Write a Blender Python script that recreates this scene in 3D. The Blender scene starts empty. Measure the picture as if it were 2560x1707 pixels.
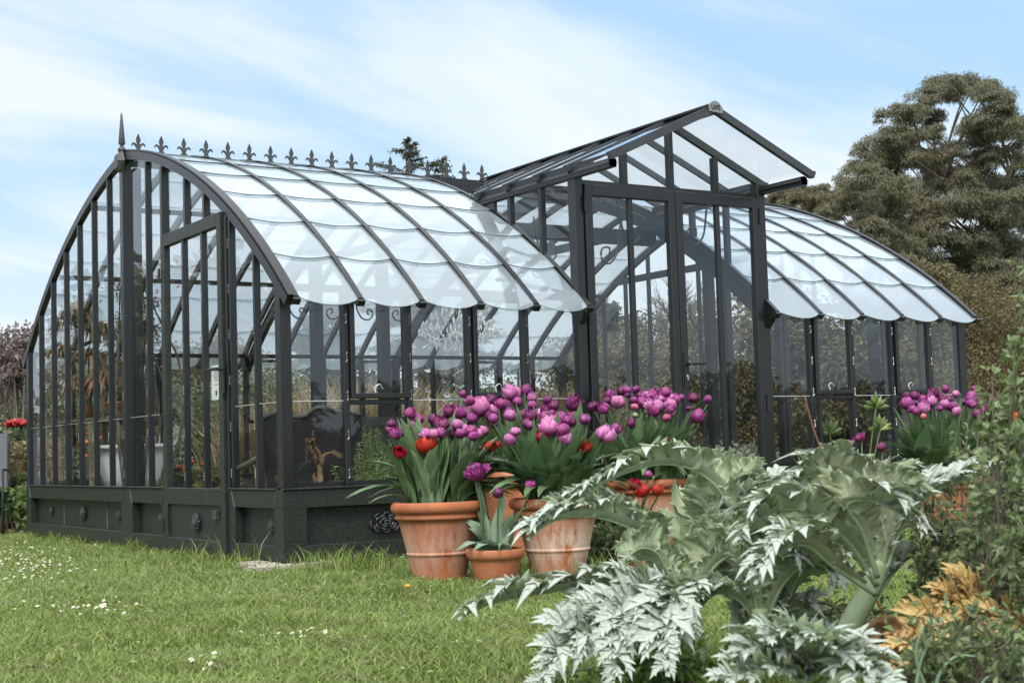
import bpy, math, random
import numpy as np
from mathutils import Vector, Matrix
random.seed(7); RNG=np.random.default_rng(7)
S=bpy.context.scene; C=S.collection
R=math.radians
# ------------------------------------------------------------------ camera
CAM=np.array([-3.6105,-8.2626,0.673]); YAW,PIT,ROL=0.5689,0.0722,-0.0315; FPX=3686.0
Fv=np.array([math.sin(YAW)*math.cos(PIT),math.cos(YAW)*math.cos(PIT),math.sin(PIT)])
_r=np.cross(Fv,[0,0,1]);_r/=np.linalg.norm(_r);_u=np.cross(_r,Fv)
Rv=math.cos(ROL)*_r+math.sin(ROL)*_u; Uv=-math.sin(ROL)*_r+math.cos(ROL)*_u
cd=bpy.data.cameras.new('camera'); cam=bpy.data.objects.new('camera',cd); C.objects.link(cam)
M=Matrix.Identity(4)
for i in range(3): M[i][0]=Rv[i];M[i][1]=Uv[i];M[i][2]=-Fv[i];M[i][3]=CAM[i]
cam.matrix_world=M; cd.sensor_width=36; cd.lens=FPX*36/2560; cd.clip_end=2000; cd.clip_start=.05
cd.dof.use_dof=True; cd.dof.focus_distance=8.8; cd.dof.aperture_fstop=9
S.camera=cam; S.render.resolution_x=1024; S.render.resolution_y=682
def ray(px,py): return Fv+Rv*(px-1280)/FPX-Uv*(py-853.5)/FPX
def at(px,py,dep): return CAM+ray(px,py)*dep                      # point seen at a pixel, dep metres ahead
def gnd(px,py,z=0.):
    d=ray(px,py); return CAM+d*((z-CAM[2])/d[2])
def onY(px,py,y): d=ray(px,py); return CAM+d*((y-CAM[1])/d[1])
def onX(px,py,x): d=ray(px,py); return CAM+d*((x-CAM[0])/d[0])
# ------------------------------------------------------------------ world, sun, exposure
SUN_EL,SUN_AZ=R(48),R(222)      # azimuth measured clockwise from +Y
w=bpy.data.worlds.new('World'); S.world=w; w.use_nodes=True; nt=w.node_tree; nt.nodes.clear()
def N(nt,t,**k):
    n=nt.nodes.new(t)
    for a,b in k.items():
        if a in n.inputs.keys() if False else False: pass
        setattr(n,a,b)
    return n
def math_(nt,op,a,b=None,clamp=False):
    n=nt.nodes.new('ShaderNodeMath'); n.operation=op; n.use_clamp=clamp
    for i,x in enumerate((a,b)):
        if x is None: continue
        if isinstance(x,(int,float)): n.inputs[i].default_value=x
        else: nt.links.new(x,n.inputs[i])
    return n.outputs[0]
def mixc(nt,f,a,b):
    n=nt.nodes.new('ShaderNodeMix'); n.data_type='RGBA'
    for i,x in ((0,f),(6,a),(7,b)):
        if isinstance(x,(int,float)): n.inputs[i].default_value=x
        elif isinstance(x,tuple): n.inputs[i].default_value=(*x[:3],1)
        else: nt.links.new(x,n.inputs[i])
    return n.outputs[2]
sky=nt.nodes.new('ShaderNodeTexSky'); sky.sky_type='NISHITA'; sky.sun_disc=False
sky.sun_elevation=SUN_EL; sky.sun_rotation=SUN_AZ; sky.air_density=1.0; sky.dust_density=0.6; sky.ozone_density=1.6
tc=nt.nodes.new('ShaderNodeTexCoord'); sp=nt.nodes.new('ShaderNodeSeparateXYZ'); nt.links.new(tc.outputs['Generated'],sp.inputs[0])
zz=math_(nt,'ADD',math_(nt,'MAXIMUM',sp.outputs[2],0.0),0.22)
cb=nt.nodes.new('ShaderNodeCombineXYZ')
# cloud sheet coordinates, turned so the streaks drift down to the right as in the picture
ca,sa=math.cos(R(12)),math.sin(R(12))
X_=math_(nt,'DIVIDE',sp.outputs[0],zz); Y_=math_(nt,'DIVIDE',sp.outputs[1],zz)
u_=math_(nt,'ADD',math_(nt,'MULTIPLY',X_,ca),math_(nt,'MULTIPLY',Y_,sa))
v_=math_(nt,'SUBTRACT',math_(nt,'MULTIPLY',Y_,ca),math_(nt,'MULTIPLY',X_,sa))
nt.links.new(math_(nt,'MULTIPLY',u_,0.55),cb.inputs[0]); nt.links.new(math_(nt,'MULTIPLY',v_,1.25),cb.inputs[1])
n1=nt.nodes.new('ShaderNodeTexNoise'); n1.inputs['Scale'].default_value=1.15; n1.inputs['Detail'].default_value=7; n1.inputs['Roughness'].default_value=.53; n1.inputs['Distortion'].default_value=.55
nt.links.new(cb.outputs[0],n1.inputs['Vector'])
rp=nt.nodes.new('ShaderNodeValToRGB'); nt.links.new(n1.outputs[0],rp.inputs[0])
rp.color_ramp.elements[0].position=.345; rp.color_ramp.elements[0].color=(0.10,)*3+(1,)
rp.color_ramp.elements[1].position=.555; rp.color_ramp.elements[1].color=(0.80,)*3+(1,)
rp.color_ramp.interpolation='EASE'
low=math_(nt,'SUBTRACT',1.0,math_(nt,'MULTIPLY',sp.outputs[2],4.2),True)    # cloud closes up towards the horizon
cl=math_(nt,'MAXIMUM',rp.outputs[0],math_(nt,'MULTIPLY',low,0.84))
CLOUD=(6.5,6.85,7.1)
colr=mixc(nt,cl,mixc(nt,0.75,sky.outputs[0],(2.9,4.9,6.9)),CLOUD)
# overcast skies are brightest overhead and on the sun's side
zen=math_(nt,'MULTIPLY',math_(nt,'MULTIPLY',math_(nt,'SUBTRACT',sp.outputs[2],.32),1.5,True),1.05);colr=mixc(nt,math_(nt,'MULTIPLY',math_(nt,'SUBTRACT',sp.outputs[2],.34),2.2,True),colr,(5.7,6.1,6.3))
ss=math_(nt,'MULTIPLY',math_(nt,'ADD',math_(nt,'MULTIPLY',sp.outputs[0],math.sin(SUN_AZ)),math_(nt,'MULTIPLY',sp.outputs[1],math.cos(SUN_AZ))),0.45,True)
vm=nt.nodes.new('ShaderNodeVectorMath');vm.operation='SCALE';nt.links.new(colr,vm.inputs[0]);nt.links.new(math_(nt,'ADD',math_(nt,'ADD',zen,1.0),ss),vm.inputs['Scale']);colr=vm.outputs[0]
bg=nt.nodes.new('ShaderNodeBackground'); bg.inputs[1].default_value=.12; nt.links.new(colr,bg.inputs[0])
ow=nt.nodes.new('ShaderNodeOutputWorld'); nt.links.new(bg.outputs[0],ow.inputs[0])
ld=bpy.data.lights.new('sun','SUN'); ld.energy=2.8; ld.angle=R(32); ld.color=(1,.96,.9)
sun=bpy.data.objects.new('sun',ld); C.objects.link(sun)
sdir=Vector((math.sin(SUN_AZ)*math.cos(SUN_EL),math.cos(SUN_AZ)*math.cos(SUN_EL),math.sin(SUN_EL)))
sun.rotation_euler=(-sdir).to_track_quat('-Z','Y').to_euler(); sun.location=(0,0,30)
S.view_settings.view_transform='Standard'; S.view_settings.look='None'; S.view_settings.exposure=0.35; S.view_settings.gamma=1
S.render.engine='CYCLES'; S.cycles.transparent_max_bounces=32; S.cycles.max_bounces=8
# ------------------------------------------------------------------ materials
MATS={}
def mat(name,c1,c2=None,scale=5.,rough=.5,bump=0.,bscale=40.,metal=0.,trans=0.,c3=None,spec=.5,objrand=0.,detail=5,attr=None,coord='Object'):
    if name in MATS: return MATS[name]
    m=bpy.data.materials.new(name); m.use_nodes=True; t=m.node_tree; t.nodes.clear(); MATS[name]=m
    o=t.nodes.new('ShaderNodeOutputMaterial'); b=t.nodes.new('ShaderNodeBsdfPrincipled')
    b.inputs['Roughness'].default_value=rough; b.inputs['Metallic'].default_value=metal; b.inputs['Specular IOR Level'].default_value=spec
    tcn=t.nodes.new('ShaderNodeTexCoord'); vec=tcn.outputs[coord]
    col=None
    if c2 is not None:
        n=t.nodes.new('ShaderNodeTexNoise'); n.inputs['Scale'].default_value=scale; n.inputs['Detail'].default_value=detail; n.inputs['Roughness'].default_value=.6
        t.links.new(vec,n.inputs['Vector'])
        r=t.nodes.new('ShaderNodeMapRange'); r.inputs[1].default_value=.32; r.inputs[2].default_value=.68; t.links.new(n.outputs[0],r.inputs[0])
        col=mixc(t,r.outputs[0],c1,c2)
        if c3 is not None:
            n2=t.nodes.new('ShaderNodeTexNoise'); n2.inputs['Scale'].default_value=scale*3.7; n2.inputs['Detail'].default_value=4; t.links.new(vec,n2.inputs['Vector'])
            r2=t.nodes.new('ShaderNodeMapRange'); r2.inputs[1].default_value=.5; r2.inputs[2].default_value=.72; t.links.new(n2.outputs[0],r2.inputs[0])
            col=mixc(t,r2.outputs[0],col,c3)
    else:
        rg=t.nodes.new('ShaderNodeRGB'); rg.outputs[0].default_value=(*c1,1); col=rg.outputs[0]
    if attr:      # per-leaf / per-blade random number
        a=t.nodes.new('ShaderNodeAttribute'); a.attribute_name='rnd'
        col=mixc(t,math_(t,'MULTIPLY',a.outputs['Fac'],attr[1]),col,attr[0])
        hs=t.nodes.new('ShaderNodeHueSaturation'); t.links.new(col,hs.inputs['Color'])
        t.links.new(math_(t,'ADD',math_(t,'MULTIPLY',a.outputs['Fac'],.7),.62),hs.inputs['Value']); col=hs.outputs[0]
    if objrand:
        oi=t.nodes.new('ShaderNodeObjectInfo'); hs=t.nodes.new('ShaderNodeHueSaturation'); t.links.new(col,hs.inputs['Color'])
        t.links.new(math_(t,'ADD',math_(t,'MULTIPLY',oi.outputs['Random'],objrand),1-objrand/2),hs.inputs['Value'])
        t.links.new(math_(t,'ADD',math_(t,'MULTIPLY',oi.outputs['Random'],.03),.485),hs.inputs['Hue']); col=hs.outputs[0]
    t.links.new(col,b.inputs['Base Color'])
    if bump:
        nb=t.nodes.new('ShaderNodeTexNoise'); nb.inputs['Scale'].default_value=bscale; nb.inputs['Detail'].default_value=4; t.links.new(vec,nb.inputs['Vector'])
        bm=t.nodes.new('ShaderNodeBump'); bm.inputs['Strength'].default_value=bump; bm.inputs['Distance'].default_value=.01; t.links.new(nb.outputs[0],bm.inputs['Height']); t.links.new(bm.outputs[0],b.inputs['Normal'])
    if trans:
        tr=t.nodes.new('ShaderNodeBsdfTranslucent'); t.links.new(col,tr.inputs[0]); mx=t.nodes.new('ShaderNodeMixShader'); mx.inputs[0].default_value=trans
        t.links.new(b.outputs[0],mx.inputs[1]); t.links.new(tr.outputs[0],mx.inputs[2]); t.links.new(mx.outputs[0],o.inputs[0])
    else: t.links.new(b.outputs[0],o.inputs[0])
    return m
def glass(name,tint,boost,dirt_sheen,dirt_sheen_scale=3.,dcol=(.8,.83,.85),streak=None,dmin=0.):
    m=bpy.data.materials.new(name); m.use_nodes=True; t=m.node_tree; t.nodes.clear()
    o=t.nodes.new('ShaderNodeOutputMaterial'); tr=t.nodes.new('ShaderNodeBsdfTransparent'); tr.inputs[0].default_value=(*tint,1)
    gl=t.nodes.new('ShaderNodeBsdfGlossy'); gl.inputs['Roughness'].default_value=.015; gl.inputs[0].default_value=(.90,.95,1,1)
    g=t.nodes.new('ShaderNodeNewGeometry'); fr=t.nodes.new('ShaderNodeFresnel')
    ior=math_(t,'ADD',math_(t,'MULTIPLY',g.outputs['Backfacing'],1/1.5-1.5),1.5); t.links.new(ior,fr.inputs[0])
    f=math_(t,'MULTIPLY',fr.outputs[0],boost,True)
    m1=t.nodes.new('ShaderNodeMixShader'); t.links.new(f,m1.inputs[0]); t.links.new(tr.outputs[0],m1.inputs[1]); t.links.new(gl.outputs[0],m1.inputs[2])
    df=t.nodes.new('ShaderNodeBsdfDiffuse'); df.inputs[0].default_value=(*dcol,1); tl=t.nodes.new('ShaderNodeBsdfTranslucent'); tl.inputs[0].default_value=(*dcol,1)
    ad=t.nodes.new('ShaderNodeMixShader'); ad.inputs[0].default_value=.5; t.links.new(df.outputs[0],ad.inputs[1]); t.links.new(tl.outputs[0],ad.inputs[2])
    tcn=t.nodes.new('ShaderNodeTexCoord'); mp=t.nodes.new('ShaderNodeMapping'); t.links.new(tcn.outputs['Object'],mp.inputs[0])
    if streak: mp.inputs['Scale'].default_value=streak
    n=t.nodes.new('ShaderNodeTexNoise'); n.inputs['Scale'].default_value=dirt_sheen_scale; n.inputs['Detail'].default_value=6; t.links.new(mp.outputs[0],n.inputs['Vector'])
    r=t.nodes.new('ShaderNodeMapRange'); r.inputs[1].default_value=.35; r.inputs[2].default_value=.7; r.inputs[3].default_value=dmin; r.inputs[4].default_value=dirt_sheen; t.links.new(n.outputs[0],r.inputs[0])
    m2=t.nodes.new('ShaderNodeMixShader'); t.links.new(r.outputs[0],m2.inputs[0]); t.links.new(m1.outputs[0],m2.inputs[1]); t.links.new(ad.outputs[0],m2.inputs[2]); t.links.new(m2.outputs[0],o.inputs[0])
    return m
STEEL=mat('painted_steel',(.0125,.0128,.0135),(.009,.0092,.0098),2,.34,.02,60,spec=.55)
STEELG=mat('painted_steel_plinth',(.019,.022,.0185),(.013,.0155,.013),17,.45,.04,50,spec=.4,c3=(.045,.045,.036))
STEELL=mat('painted_steel_skylit',(.045,.047,.05),(.03,.032,.035),6,.4,.03,60)  # lighter copy of the porch steel, sky reflection put into its colour
RUB=mat('rubber_seal',(.012,.013,.014),rough=.6)
EDGE=mat('glass_edge',(.16,.2,.2),rough=.2,trans=.3)
WIRE=mat('bright_wire',(.62,.62,.6),rough=.3,metal=.7)
IRON=mat('cast_iron',(.06,.062,.066),(.03,.032,.035),30,.4,.3,80)
GLW=glass('clear_wall_glass',(.93,.95,.95),1.3,.014,4.,dmin=.0)
GLR=glass('roof_glass',(.90,.93,.94),3.2,.52,1.6,(.70,.79,.86),(.8,1.4,1),dmin=.30)  # bluish diffuse layer puts reflected sky into the pane colour, over some dust
LEAFY=dict(rough=.5,trans=.25)
# ------------------------------------------------------------------ mesh helpers
class MB:
    def __init__(s): s.V=[];s.F=[];s.I=[];s.n=0;s.A=[]
    def add(s,V,F,mi=0,a=None):
        V=np.asarray(V,float).reshape(-1,3)
        for f in F:
            f=np.asarray(f,int)
            if f.ndim==1: f=f[None,:]
            if len(f)==0: continue
            s.F.append(f+s.n); s.I.append(np.full(len(f),mi))
        s.V.append(V); s.n+=len(V)
        if a is None: s.A.append(np.zeros(len(V)))
        else: s.A.append(np.broadcast_to(np.asarray(a,float),(len(V),)))
        return s
    def box(s,c,d,mi=0,ax=None):
        c=np.array(c,float); d=np.array(d,float)/2
        P=np.array([[x,y,z] for x in(-1,1) for y in(-1,1) for z in(-1,1)],float)*d
        if ax is not None: P=P@np.array(ax,float)
        return s.add(P+c,[[[0,1,3,2],[4,6,7,5],[0,4,5,1],[2,3,7,6],[0,2,6,4],[1,5,7,3]]],mi)
    def bx(s,x0,x1,y0,y1,z0,z1,mi=0): return s.box(((x0+x1)/2,(y0+y1)/2,(z0+z1)/2),(abs(x1-x0),abs(y1-y0),abs(z1-z0)),mi)
    def bar(s,p,q,wd,ht,up=(0,0,1),mi=0):
        p=np.array(p,float);q=np.array(q,float);t=q-p;L=np.linalg.norm(t)
        if L<1e-6:return s
        t/=L;up=np.array(up,float);b=np.cross(t,up)
        if np.linalg.norm(b)<1e-4: b=np.cross(t,[1,0,0])
        b/=np.linalg.norm(b);n=np.cross(b,t)
        return s.box((p+q)/2,(L,wd,ht),mi,ax=[t,b,n])
    def sweep(s,P,Nn,Bv,wd,ht,off=0.,mi=0):      # rectangular section swept along P; Nn outward normals, Bv constant side vector
        P=np.array(P,float);Nn=np.array(Nn,float);Bv=np.array(Bv,float);n=len(P)
        ring=[P+Nn*off+Bv*wd/2,P+Nn*off-Bv*wd/2,P+Nn*(off-ht)-Bv*wd/2,P+Nn*(off-ht)+Bv*wd/2]
        V=np.stack(ring,1).reshape(-1,3); F=[]
        for i in range(n-1):
            for k in range(4): F.append([i*4+k,(i+1)*4+k,(i+1)*4+(k+1)%4,i*4+(k+1)%4])
        F+= [[3,2,1,0],[(n-1)*4+k for k in range(4)]]
        return s.add(V,[F],mi)
    def tube(s,P,r,k=8,mi=0,a=None,cap=True):
        P=np.array(P,float);n=len(P); r=np.broadcast_to(np.asarray(r,float),(n,))
        T=np.gradient(P,axis=0);T/=np.linalg.norm(T,axis=1)[:,None]+1e-12
        ref=np.array([0,0,1.]) if abs(T[:,2]).mean()<.9 else np.array([1.,0,0])
        B=np.cross(T,ref);B/=np.linalg.norm(B,axis=1)[:,None]+1e-12;Nn=np.cross(B,T)
        an=np.arange(k)*2*math.pi/k
        V=(P[:,None,:]+r[:,None,None]*(np.cos(an)[None,:,None]*B[:,None,:]+np.sin(an)[None,:,None]*Nn[:,None,:])).reshape(-1,3)
        i=np.arange(n-1)[:,None]*k;j=np.arange(k)[None,:];j2=(j+1)%k
        F=np.stack([i+j,i+j2,i+k+j2,i+k+j],-1).reshape(-1,4)
        s.add(V,[F],mi,a)
        if cap: s.F.append(np.array([[s.n-len(V)+q for q in range(k)][::-1]]));s.I.append(np.array([mi]));s.F.append(np.array([[s.n-k+q for q in range(k)]]));s.I.append(np.array([mi]))
        return s
    def lathe(s,prof,c=(0,0,0),k=24,mi=0,axis=None):
        n=len(prof);an=np.arange(k)*2*math.pi/k;V=[]
        for r,z in prof:
            for a in an: V.append([r*math.cos(a),r*math.sin(a),z])
        V=np.array(V)
        if axis is not None: V=V@np.array(axis,float)
        i=np.arange(n-1)[:,None]*k;j=np.arange(k)[None,:];j2=(j+1)%k
        F=np.stack([i+j,i+j2,i+k+j2,i+k+j],-1).reshape(-1,4)
        return s.add(V+np.array(c,float),[F],mi)
    def build(s,name,mats,parent=None,smooth=False,bevel=0.):
        me=bpy.data.meshes.new(name); V=np.concatenate(s.V).astype(np.float32)
        me.vertices.add(len(V)); me.vertices.foreach_set('co',V.ravel())
        tot=[];vi=[];mi=[]
        for f,i in zip(s.F,s.I): tot.append(np.full(len(f),f.shape[1]));vi.append(f.ravel());mi.append(i)
        tot=np.concatenate(tot);vi=np.concatenate(vi);mi=np.concatenate(mi)
        me.loops.add(len(vi));me.loops.foreach_set('vertex_index',vi.astype(np.int32))
        me.polygons.add(len(tot)); st=np.concatenate([[0],np.cumsum(tot)[:-1]]).astype(np.int32)
        me.polygons.foreach_set('loop_start',st);me.polygons.foreach_set('material_index',mi.astype(np.int32))
        me.polygons.foreach_set('use_smooth',np.full(len(tot),bool(smooth)))
        A=np.concatenate(s.A)
        if A.any():
            at_=me.attributes.new('rnd','FLOAT','POINT');at_.data.foreach_set('value',A.astype(np.float32))
        me.update(calc_edges=True); me.validate()
        for m in (mats if isinstance(mats,(list,tuple)) else [mats]): me.materials.append(m)
        o=bpy.data.objects.new(name,me);C.objects.link(o)
        if parent is not None: o.parent=parent
        if bevel:
            b=o.modifiers.new('bevel','BEVEL');b.width=bevel;b.segments=1;b.limit_method='ANGLE'
        return o
def thing(name,label,cat,loc=(0,0,0),rz=0,group=None,sc=1):
    o=bpy.data.objects.new(name,None);C.objects.link(o);o.location=loc;o.rotation_euler=(0,0,rz);o.empty_display_size=.1
    if sc!=1:o.scale=(sc,)*3
    return tag(o,label,cat,group)
def tag(o,label=None,cat=None,group=None,kind=None):
    if label:o['label']=label
    if cat:o['category']=cat
    if group:o['group']=group
    if kind:o['kind']=kind
    return o
def dupobj(src,parent=None,loc=None):
    c=src.copy();C.objects.link(c)
    if parent is not None:c.parent=parent
    if loc is not None:c.location=loc
    return c
def spline(P,n=24):
    P=np.array(P,float);m=len(P);out=[];Q=np.vstack([2*P[0]-P[1],P,2*P[-1]-P[-2]])
    for u in np.linspace(0,m-1,n):
        i=min(int(u),m-2);t=u-i;a,b,c,d=Q[i],Q[i+1],Q[i+2],Q[i+3]
        out.append(.5*((2*b)+(-a+c)*t+(2*a-5*b+4*c-d)*t*t+(-a+3*b-3*c+d)*t**3))
    return np.array(out)
def unit(a): a=np.asarray(a,float);return a/(np.linalg.norm(a,axis=-1,keepdims=True)+1e-12)
def leafset(mb,P,D,L,Wd,mi=0,fold=.25,droop=.2):
    """many small leaves: P base points, D directions, L lengths, Wd widths"""
    n=len(P);D=unit(D);rv=unit(RNG.normal(size=(n,3)));B=unit(np.cross(D,rv));Nn=np.cross(B,D)
    L=np.broadcast_to(L,(n,))[:,None];Wd=np.broadcast_to(Wd,(n,))[:,None]
    a=P;t=P+D*L-np.array([0,0,1.])*L*droop
    m=P+D*L*.45
    l=m+B*Wd*.5+Nn*Wd*fold;r=m-B*Wd*.5+Nn*Wd*fold
    V=np.stack([a,l,t,r],1).reshape(-1,3);q=np.arange(n)[:,None]*4+np.array([0,1,2,3])
    mb.add(V,[q],mi,np.repeat(RNG.random(n),4))
def ball(n): 
    v=RNG.normal(size=(n,3));return unit(v)*RNG.random((n,1))**(1/3)
# ================================================================== SETTING
# ground ------------------------------------------------------------
GM=mat('soil_and_turf',(.085,.125,.028),(.12,.165,.04),1.3,.95,.4,30,c3=(.10,.10,.045),detail=8)
g=MB().add([[-400,-400,0],[400,-400,0],[400,600,0],[-400,600,0]],[[[0,1,2,3]]]).build('ground',GM);tag(g,'grassy garden ground reaching to the horizon','ground',kind='structure')
# ================================================================== GREENHOUSE
W=5.934;HS=.463;HE=1.616;EO=.110;HA=3.07;BUL=.2535;D=1.7076;WB=.448;WR=.4417;XL=5*WB;XR=XL+D;LEN=XR+5*WR
RIBX=[.0636+i*.4341 for i in range(6)];RIBR=[XR+i*WR for i in range(6)]
def prof(t):
    A=np.array([-EO,HE]);B=np.array([W/2,HA]);c=B-A;L=np.linalg.norm(c);n=np.array([-c[1],c[0]])/L
    Rr=(L*L/4+BUL*BUL)/(2*BUL);th=math.asin(L/2/Rr);ph=(2*t-1)*th
    p=(A+B)/2+c/L*Rr*math.sin(ph)+n*(Rr*math.cos(ph)-(Rr-BUL));nn=c/L*math.sin(ph)+n*math.cos(ph)
    return p,nn
_T=np.linspace(0,1,401);_P=np.array([prof(t)[0] for t in _T])
def z_at_y(y): 
    y=min(y,W-y);return float(np.interp(y,_P[:,0],_P[:,1]))
def y_at_z(z): return float(np.interp(z,_P[:,1],_P[:,0]))
def t_at_z(z): return float(np.interp(z,_P[:,1],_T))
def arc(x,t0=0,t1=1,n=20,back=False):
    P=[];Nn=[]
    for t in np.linspace(t0,t1,n):
        p,nn=prof(t);y,ny=(p[0],nn[0]) if not back else (W-p[0],-nn[0])
        P.append([x,y,p[1]]);Nn.append([0,ny,nn[1]])
    return P,Nn
GH=thing('greenhouse','large dark steel glasshouse with curved scalloped glass roof and a pointed double door porch','greenhouse')
def part(mb,name,m=STEEL,parent=None,label=None,**k):
    o=mb.build(name,m,parent or GH,**k)
    if label:o['label']=label
    return o
# --- plinth: front, back, gables with recessed panels
def yg(px): return (1/(px+994.)-5.869e-4)/(7.657e-4-5.869e-4)*2.967
def plinth(axis,fixed,out,a0,a1,panels,name,parent=None,z0=.012,z1=HS,m=STEELG,zr=(.125,.352),dep=.065,thick=.085):
    """vertical wall strip with recessed panels; axis 'x' or 'y' is the running direction, out = outward sign"""
    mb=MB();pf=fixed
    def blk(u0,u1,q0,q1,za,zb):   # q measured inwards from the outer face
        A,B=pf-out*q0,pf-out*q1
        if axis=='x':mb.bx(u0,u1,A,B,za,zb)
        else:mb.bx(A,B,u0,u1,za,zb)
    blk(a0,a1,dep+.001,thick,z0,z1)              # back skin
    blk(a0,a1,0,dep,zr[1],z1-.001)               # top band
    blk(a0,a1,0.0,dep,z0,zr[0])                  # bottom band
    e=a0
    for (p0,p1) in sorted(panels):
        if p0>e+1e-4:blk(e,p0,0,dep,zr[0]+.0005,zr[1]-.0005)
        e=p1
    if a1>e+1e-4:blk(e,a1,0,dep,zr[0]+.0005,zr[1]-.0005)
    blk(a0,a1,-.012,.02,z1,z1+.012)              # bright sill lip
    return part(mb,name,m,parent,bevel=.003)
plinth('x',0,-1,.0,XL,[(.16,XL-.12)],'plinth')
plinth('x',0,-1,XR,LEN,[(XR+.12,LEN-.12)],'plinth')
plinth('x',W,1,0,LEN,[(.16,LEN-.16)],'plinth')
plinth('y',0,-1,.001+.085,.86,[(.13,.76)],'plinth')
plinth('y',0,-1,2.06,W-.086,[(2.16,2.83),(3.1,W-.16)],'plinth')
plinth('y',LEN,1,  .086,W-.086,[(.2,W-.2)],'plinth')
# mitre lines and seams on the gable plinth are thin raised beads
bd=MB()
for y0,y1 in ((.13,.76),(2.16,2.83),(3.1,W-.16)):
    for ya,yb in ((y0,y0-.05),(y1,y1+.05)): bd.bar((-.003,ya,.352),(-.003,yb,HS),.004,.004)
for y in (yg(140),yg(245)): bd.bar((.063,y,.13),(.063,y,.35),.008,.006,up=(1,0,0))
part(bd,'panel_seam',EDGE)
def rosette(c,r,ax,parent=GH,flat=1.):
    """cast rose: overlapping curled petals in rings, facing ax"""
    ax=unit(np.array(ax,float));u=unit(np.cross(ax,[0,0,1.]));v=np.cross(u,ax);mb=MB()
    for ring,(nn_,rr,h,s) in enumerate(((8,.82,.14,.42),(7,.58,.26,.36),(5,.34,.36,.28),(3,.14,.44,.2))):
        for k in range(nn_):
            a=2*math.pi*(k+.5*(ring%2))/nn_+random.uniform(-.15,.15);cc=math.cos(a)*rr*flat*r*u+math.sin(a)*rr*r*v+ax*h*r
            ta=-math.sin(a)*u+math.cos(a)*v;ra=math.cos(a)*u+math.sin(a)*v
            pts=[cc+ta*s*r*math.sin(b)*.9+ra*s*r*(math.cos(b)-.6)*.8+ax*.12*r*math.cos(b) for b in np.linspace(-1.7,1.7,7)]
            mb.tube(pts,[r*.05,r*.09,r*.11,r*.12,r*.11,r*.09,r*.05],6)
    mb.lathe([(0,.0),(r*.75,.0),(r*.7,r*.15),(0,r*.25)],np.array(c)*0,12,axis=[u,v,ax]) if False else None
    o=mb.build('rosette',IRON,parent,smooth=True);o.location=c;return o
for px_,r in ((660,.045),(381,.045),(277,.045),(190,.062),(111,.04)):
    y=yg(px_); rosette((.062,y,.238),r,(-1,0,0))
rx=onY(964,1313,.05)[0]
rosette((rx,.06,.235),.065,(0,-1,0),flat=1.9); rosette((XR+1.1,.06,.235),.065,(0,-1,0),flat=1.9)
# --- wall posts
pb=MB
def vpost(x,y,z0,z1,wx,wy,name='post',m=STEEL): return part(MB().bx(x-wx/2,x+wx/2,y-wy/2,y+wy/2,z0,z1),name,m,bevel=.004)
for x,y in ((.045,.045),(LEN-.045,.045),(.045,W-.045),(LEN-.045,W-.045)): vpost(x,y,HS+.013,z_at_y(.05)-.03,.076,.076,'corner_post')
for i in range(1,5):
    for x in (i*WB,XR+i*WR): 
        vpost(x,.03,HS+.013,HE+.06,.037,.06)
nb=14
for i in range(1,nb): vpost(i*LEN/nb,W-.03,HS+.013,HE+.06,.034,.06)
# eave rails
for y in (.05,W-.05):
    for (a,b) in (((.09,XL-.04),(XR+.04,LEN-.09)) if y<1 else ((.09,LEN-.09),)):
        part(MB().bx(a,b,y-.018,y+.018,HE+.061,HE+.10),'eave_rail')
        part(MB().bx(a,b,y-.02,y+.02,HS+.013,HS+.04),'sill_rail')
# purlins inside (run the whole length)
for bk,t in ((1,.38),(1,.72),(0,.72)):
    p,nn=prof(t);p=p-nn*.07;y=W-p[0] if bk else p[0]
    segs=((.06,LEN-.06),) if (bk or t>.9) else ((.06,XL-.05),(XR+.05,LEN-.06))
    for a,b in segs: part(MB().bx(a,b,y-.016,y+.016,p[1]-.02,p[1]+.02),'purlin')
# collar ties across each main frame and ridge beam
part(MB().bx(.02,LEN-.02,W/2-.025,W/2+.025,HA-.10,HA-.015),'ridge_beam')
for x in (XL,XR,LEN-.05):
    z=2.46; y=y_at_z(z)+.05
    part(MB().bx(x-.02,x+.02,y,W-y,z-.035,z+.035),'collar_tie')
# interior posts with scroll brackets
def spiral(c,u,v,r0,turns,n=26,dirn=1):
    return [np.array(c)+(u*math.cos(a)*dirn+v*math.sin(a))*r for a,r in ((2*math.pi*turns*k/n,r0*(1-.8*k/n)) for k in range(n))]
def scroll(o_,dx,z):
    """wrought S-bracket from a post towards dx"""
    u=np.array([dx,0,0.]);v=np.array([0,0,1.]);o_=np.array(o_,float)
    P=[o_+u*.19+v*0,o_+u*.195-v*.05,o_+u*.18-v*.11,o_+u*.14-v*.165,o_+u*.08-v*.175,o_+u*.045-v*.14,o_+u*.05-v*.10,o_+u*.085-v*.09,o_+u*.095-v*.115,o_+u*.08-v*.13]
    return MB().tube(spline(P,30),.007,6)
for px_,zt in ((795,2.46),(962,2.46),(1783,2.46),(1958,2.46),(2190,2.46)):
    x=onY(px_,1000,W/2)[0]
    vpost(x,W/2,.0,zt,.09,.09,'inner_post')
    for s in (-1,1): scroll((x+s*.055,W/2,1.98),s,0).build('scroll_bracket',STEEL,GH,smooth=True)
vpost(.105,W/2,HS,HA-.12,.06,.10,'inner_post')
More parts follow.
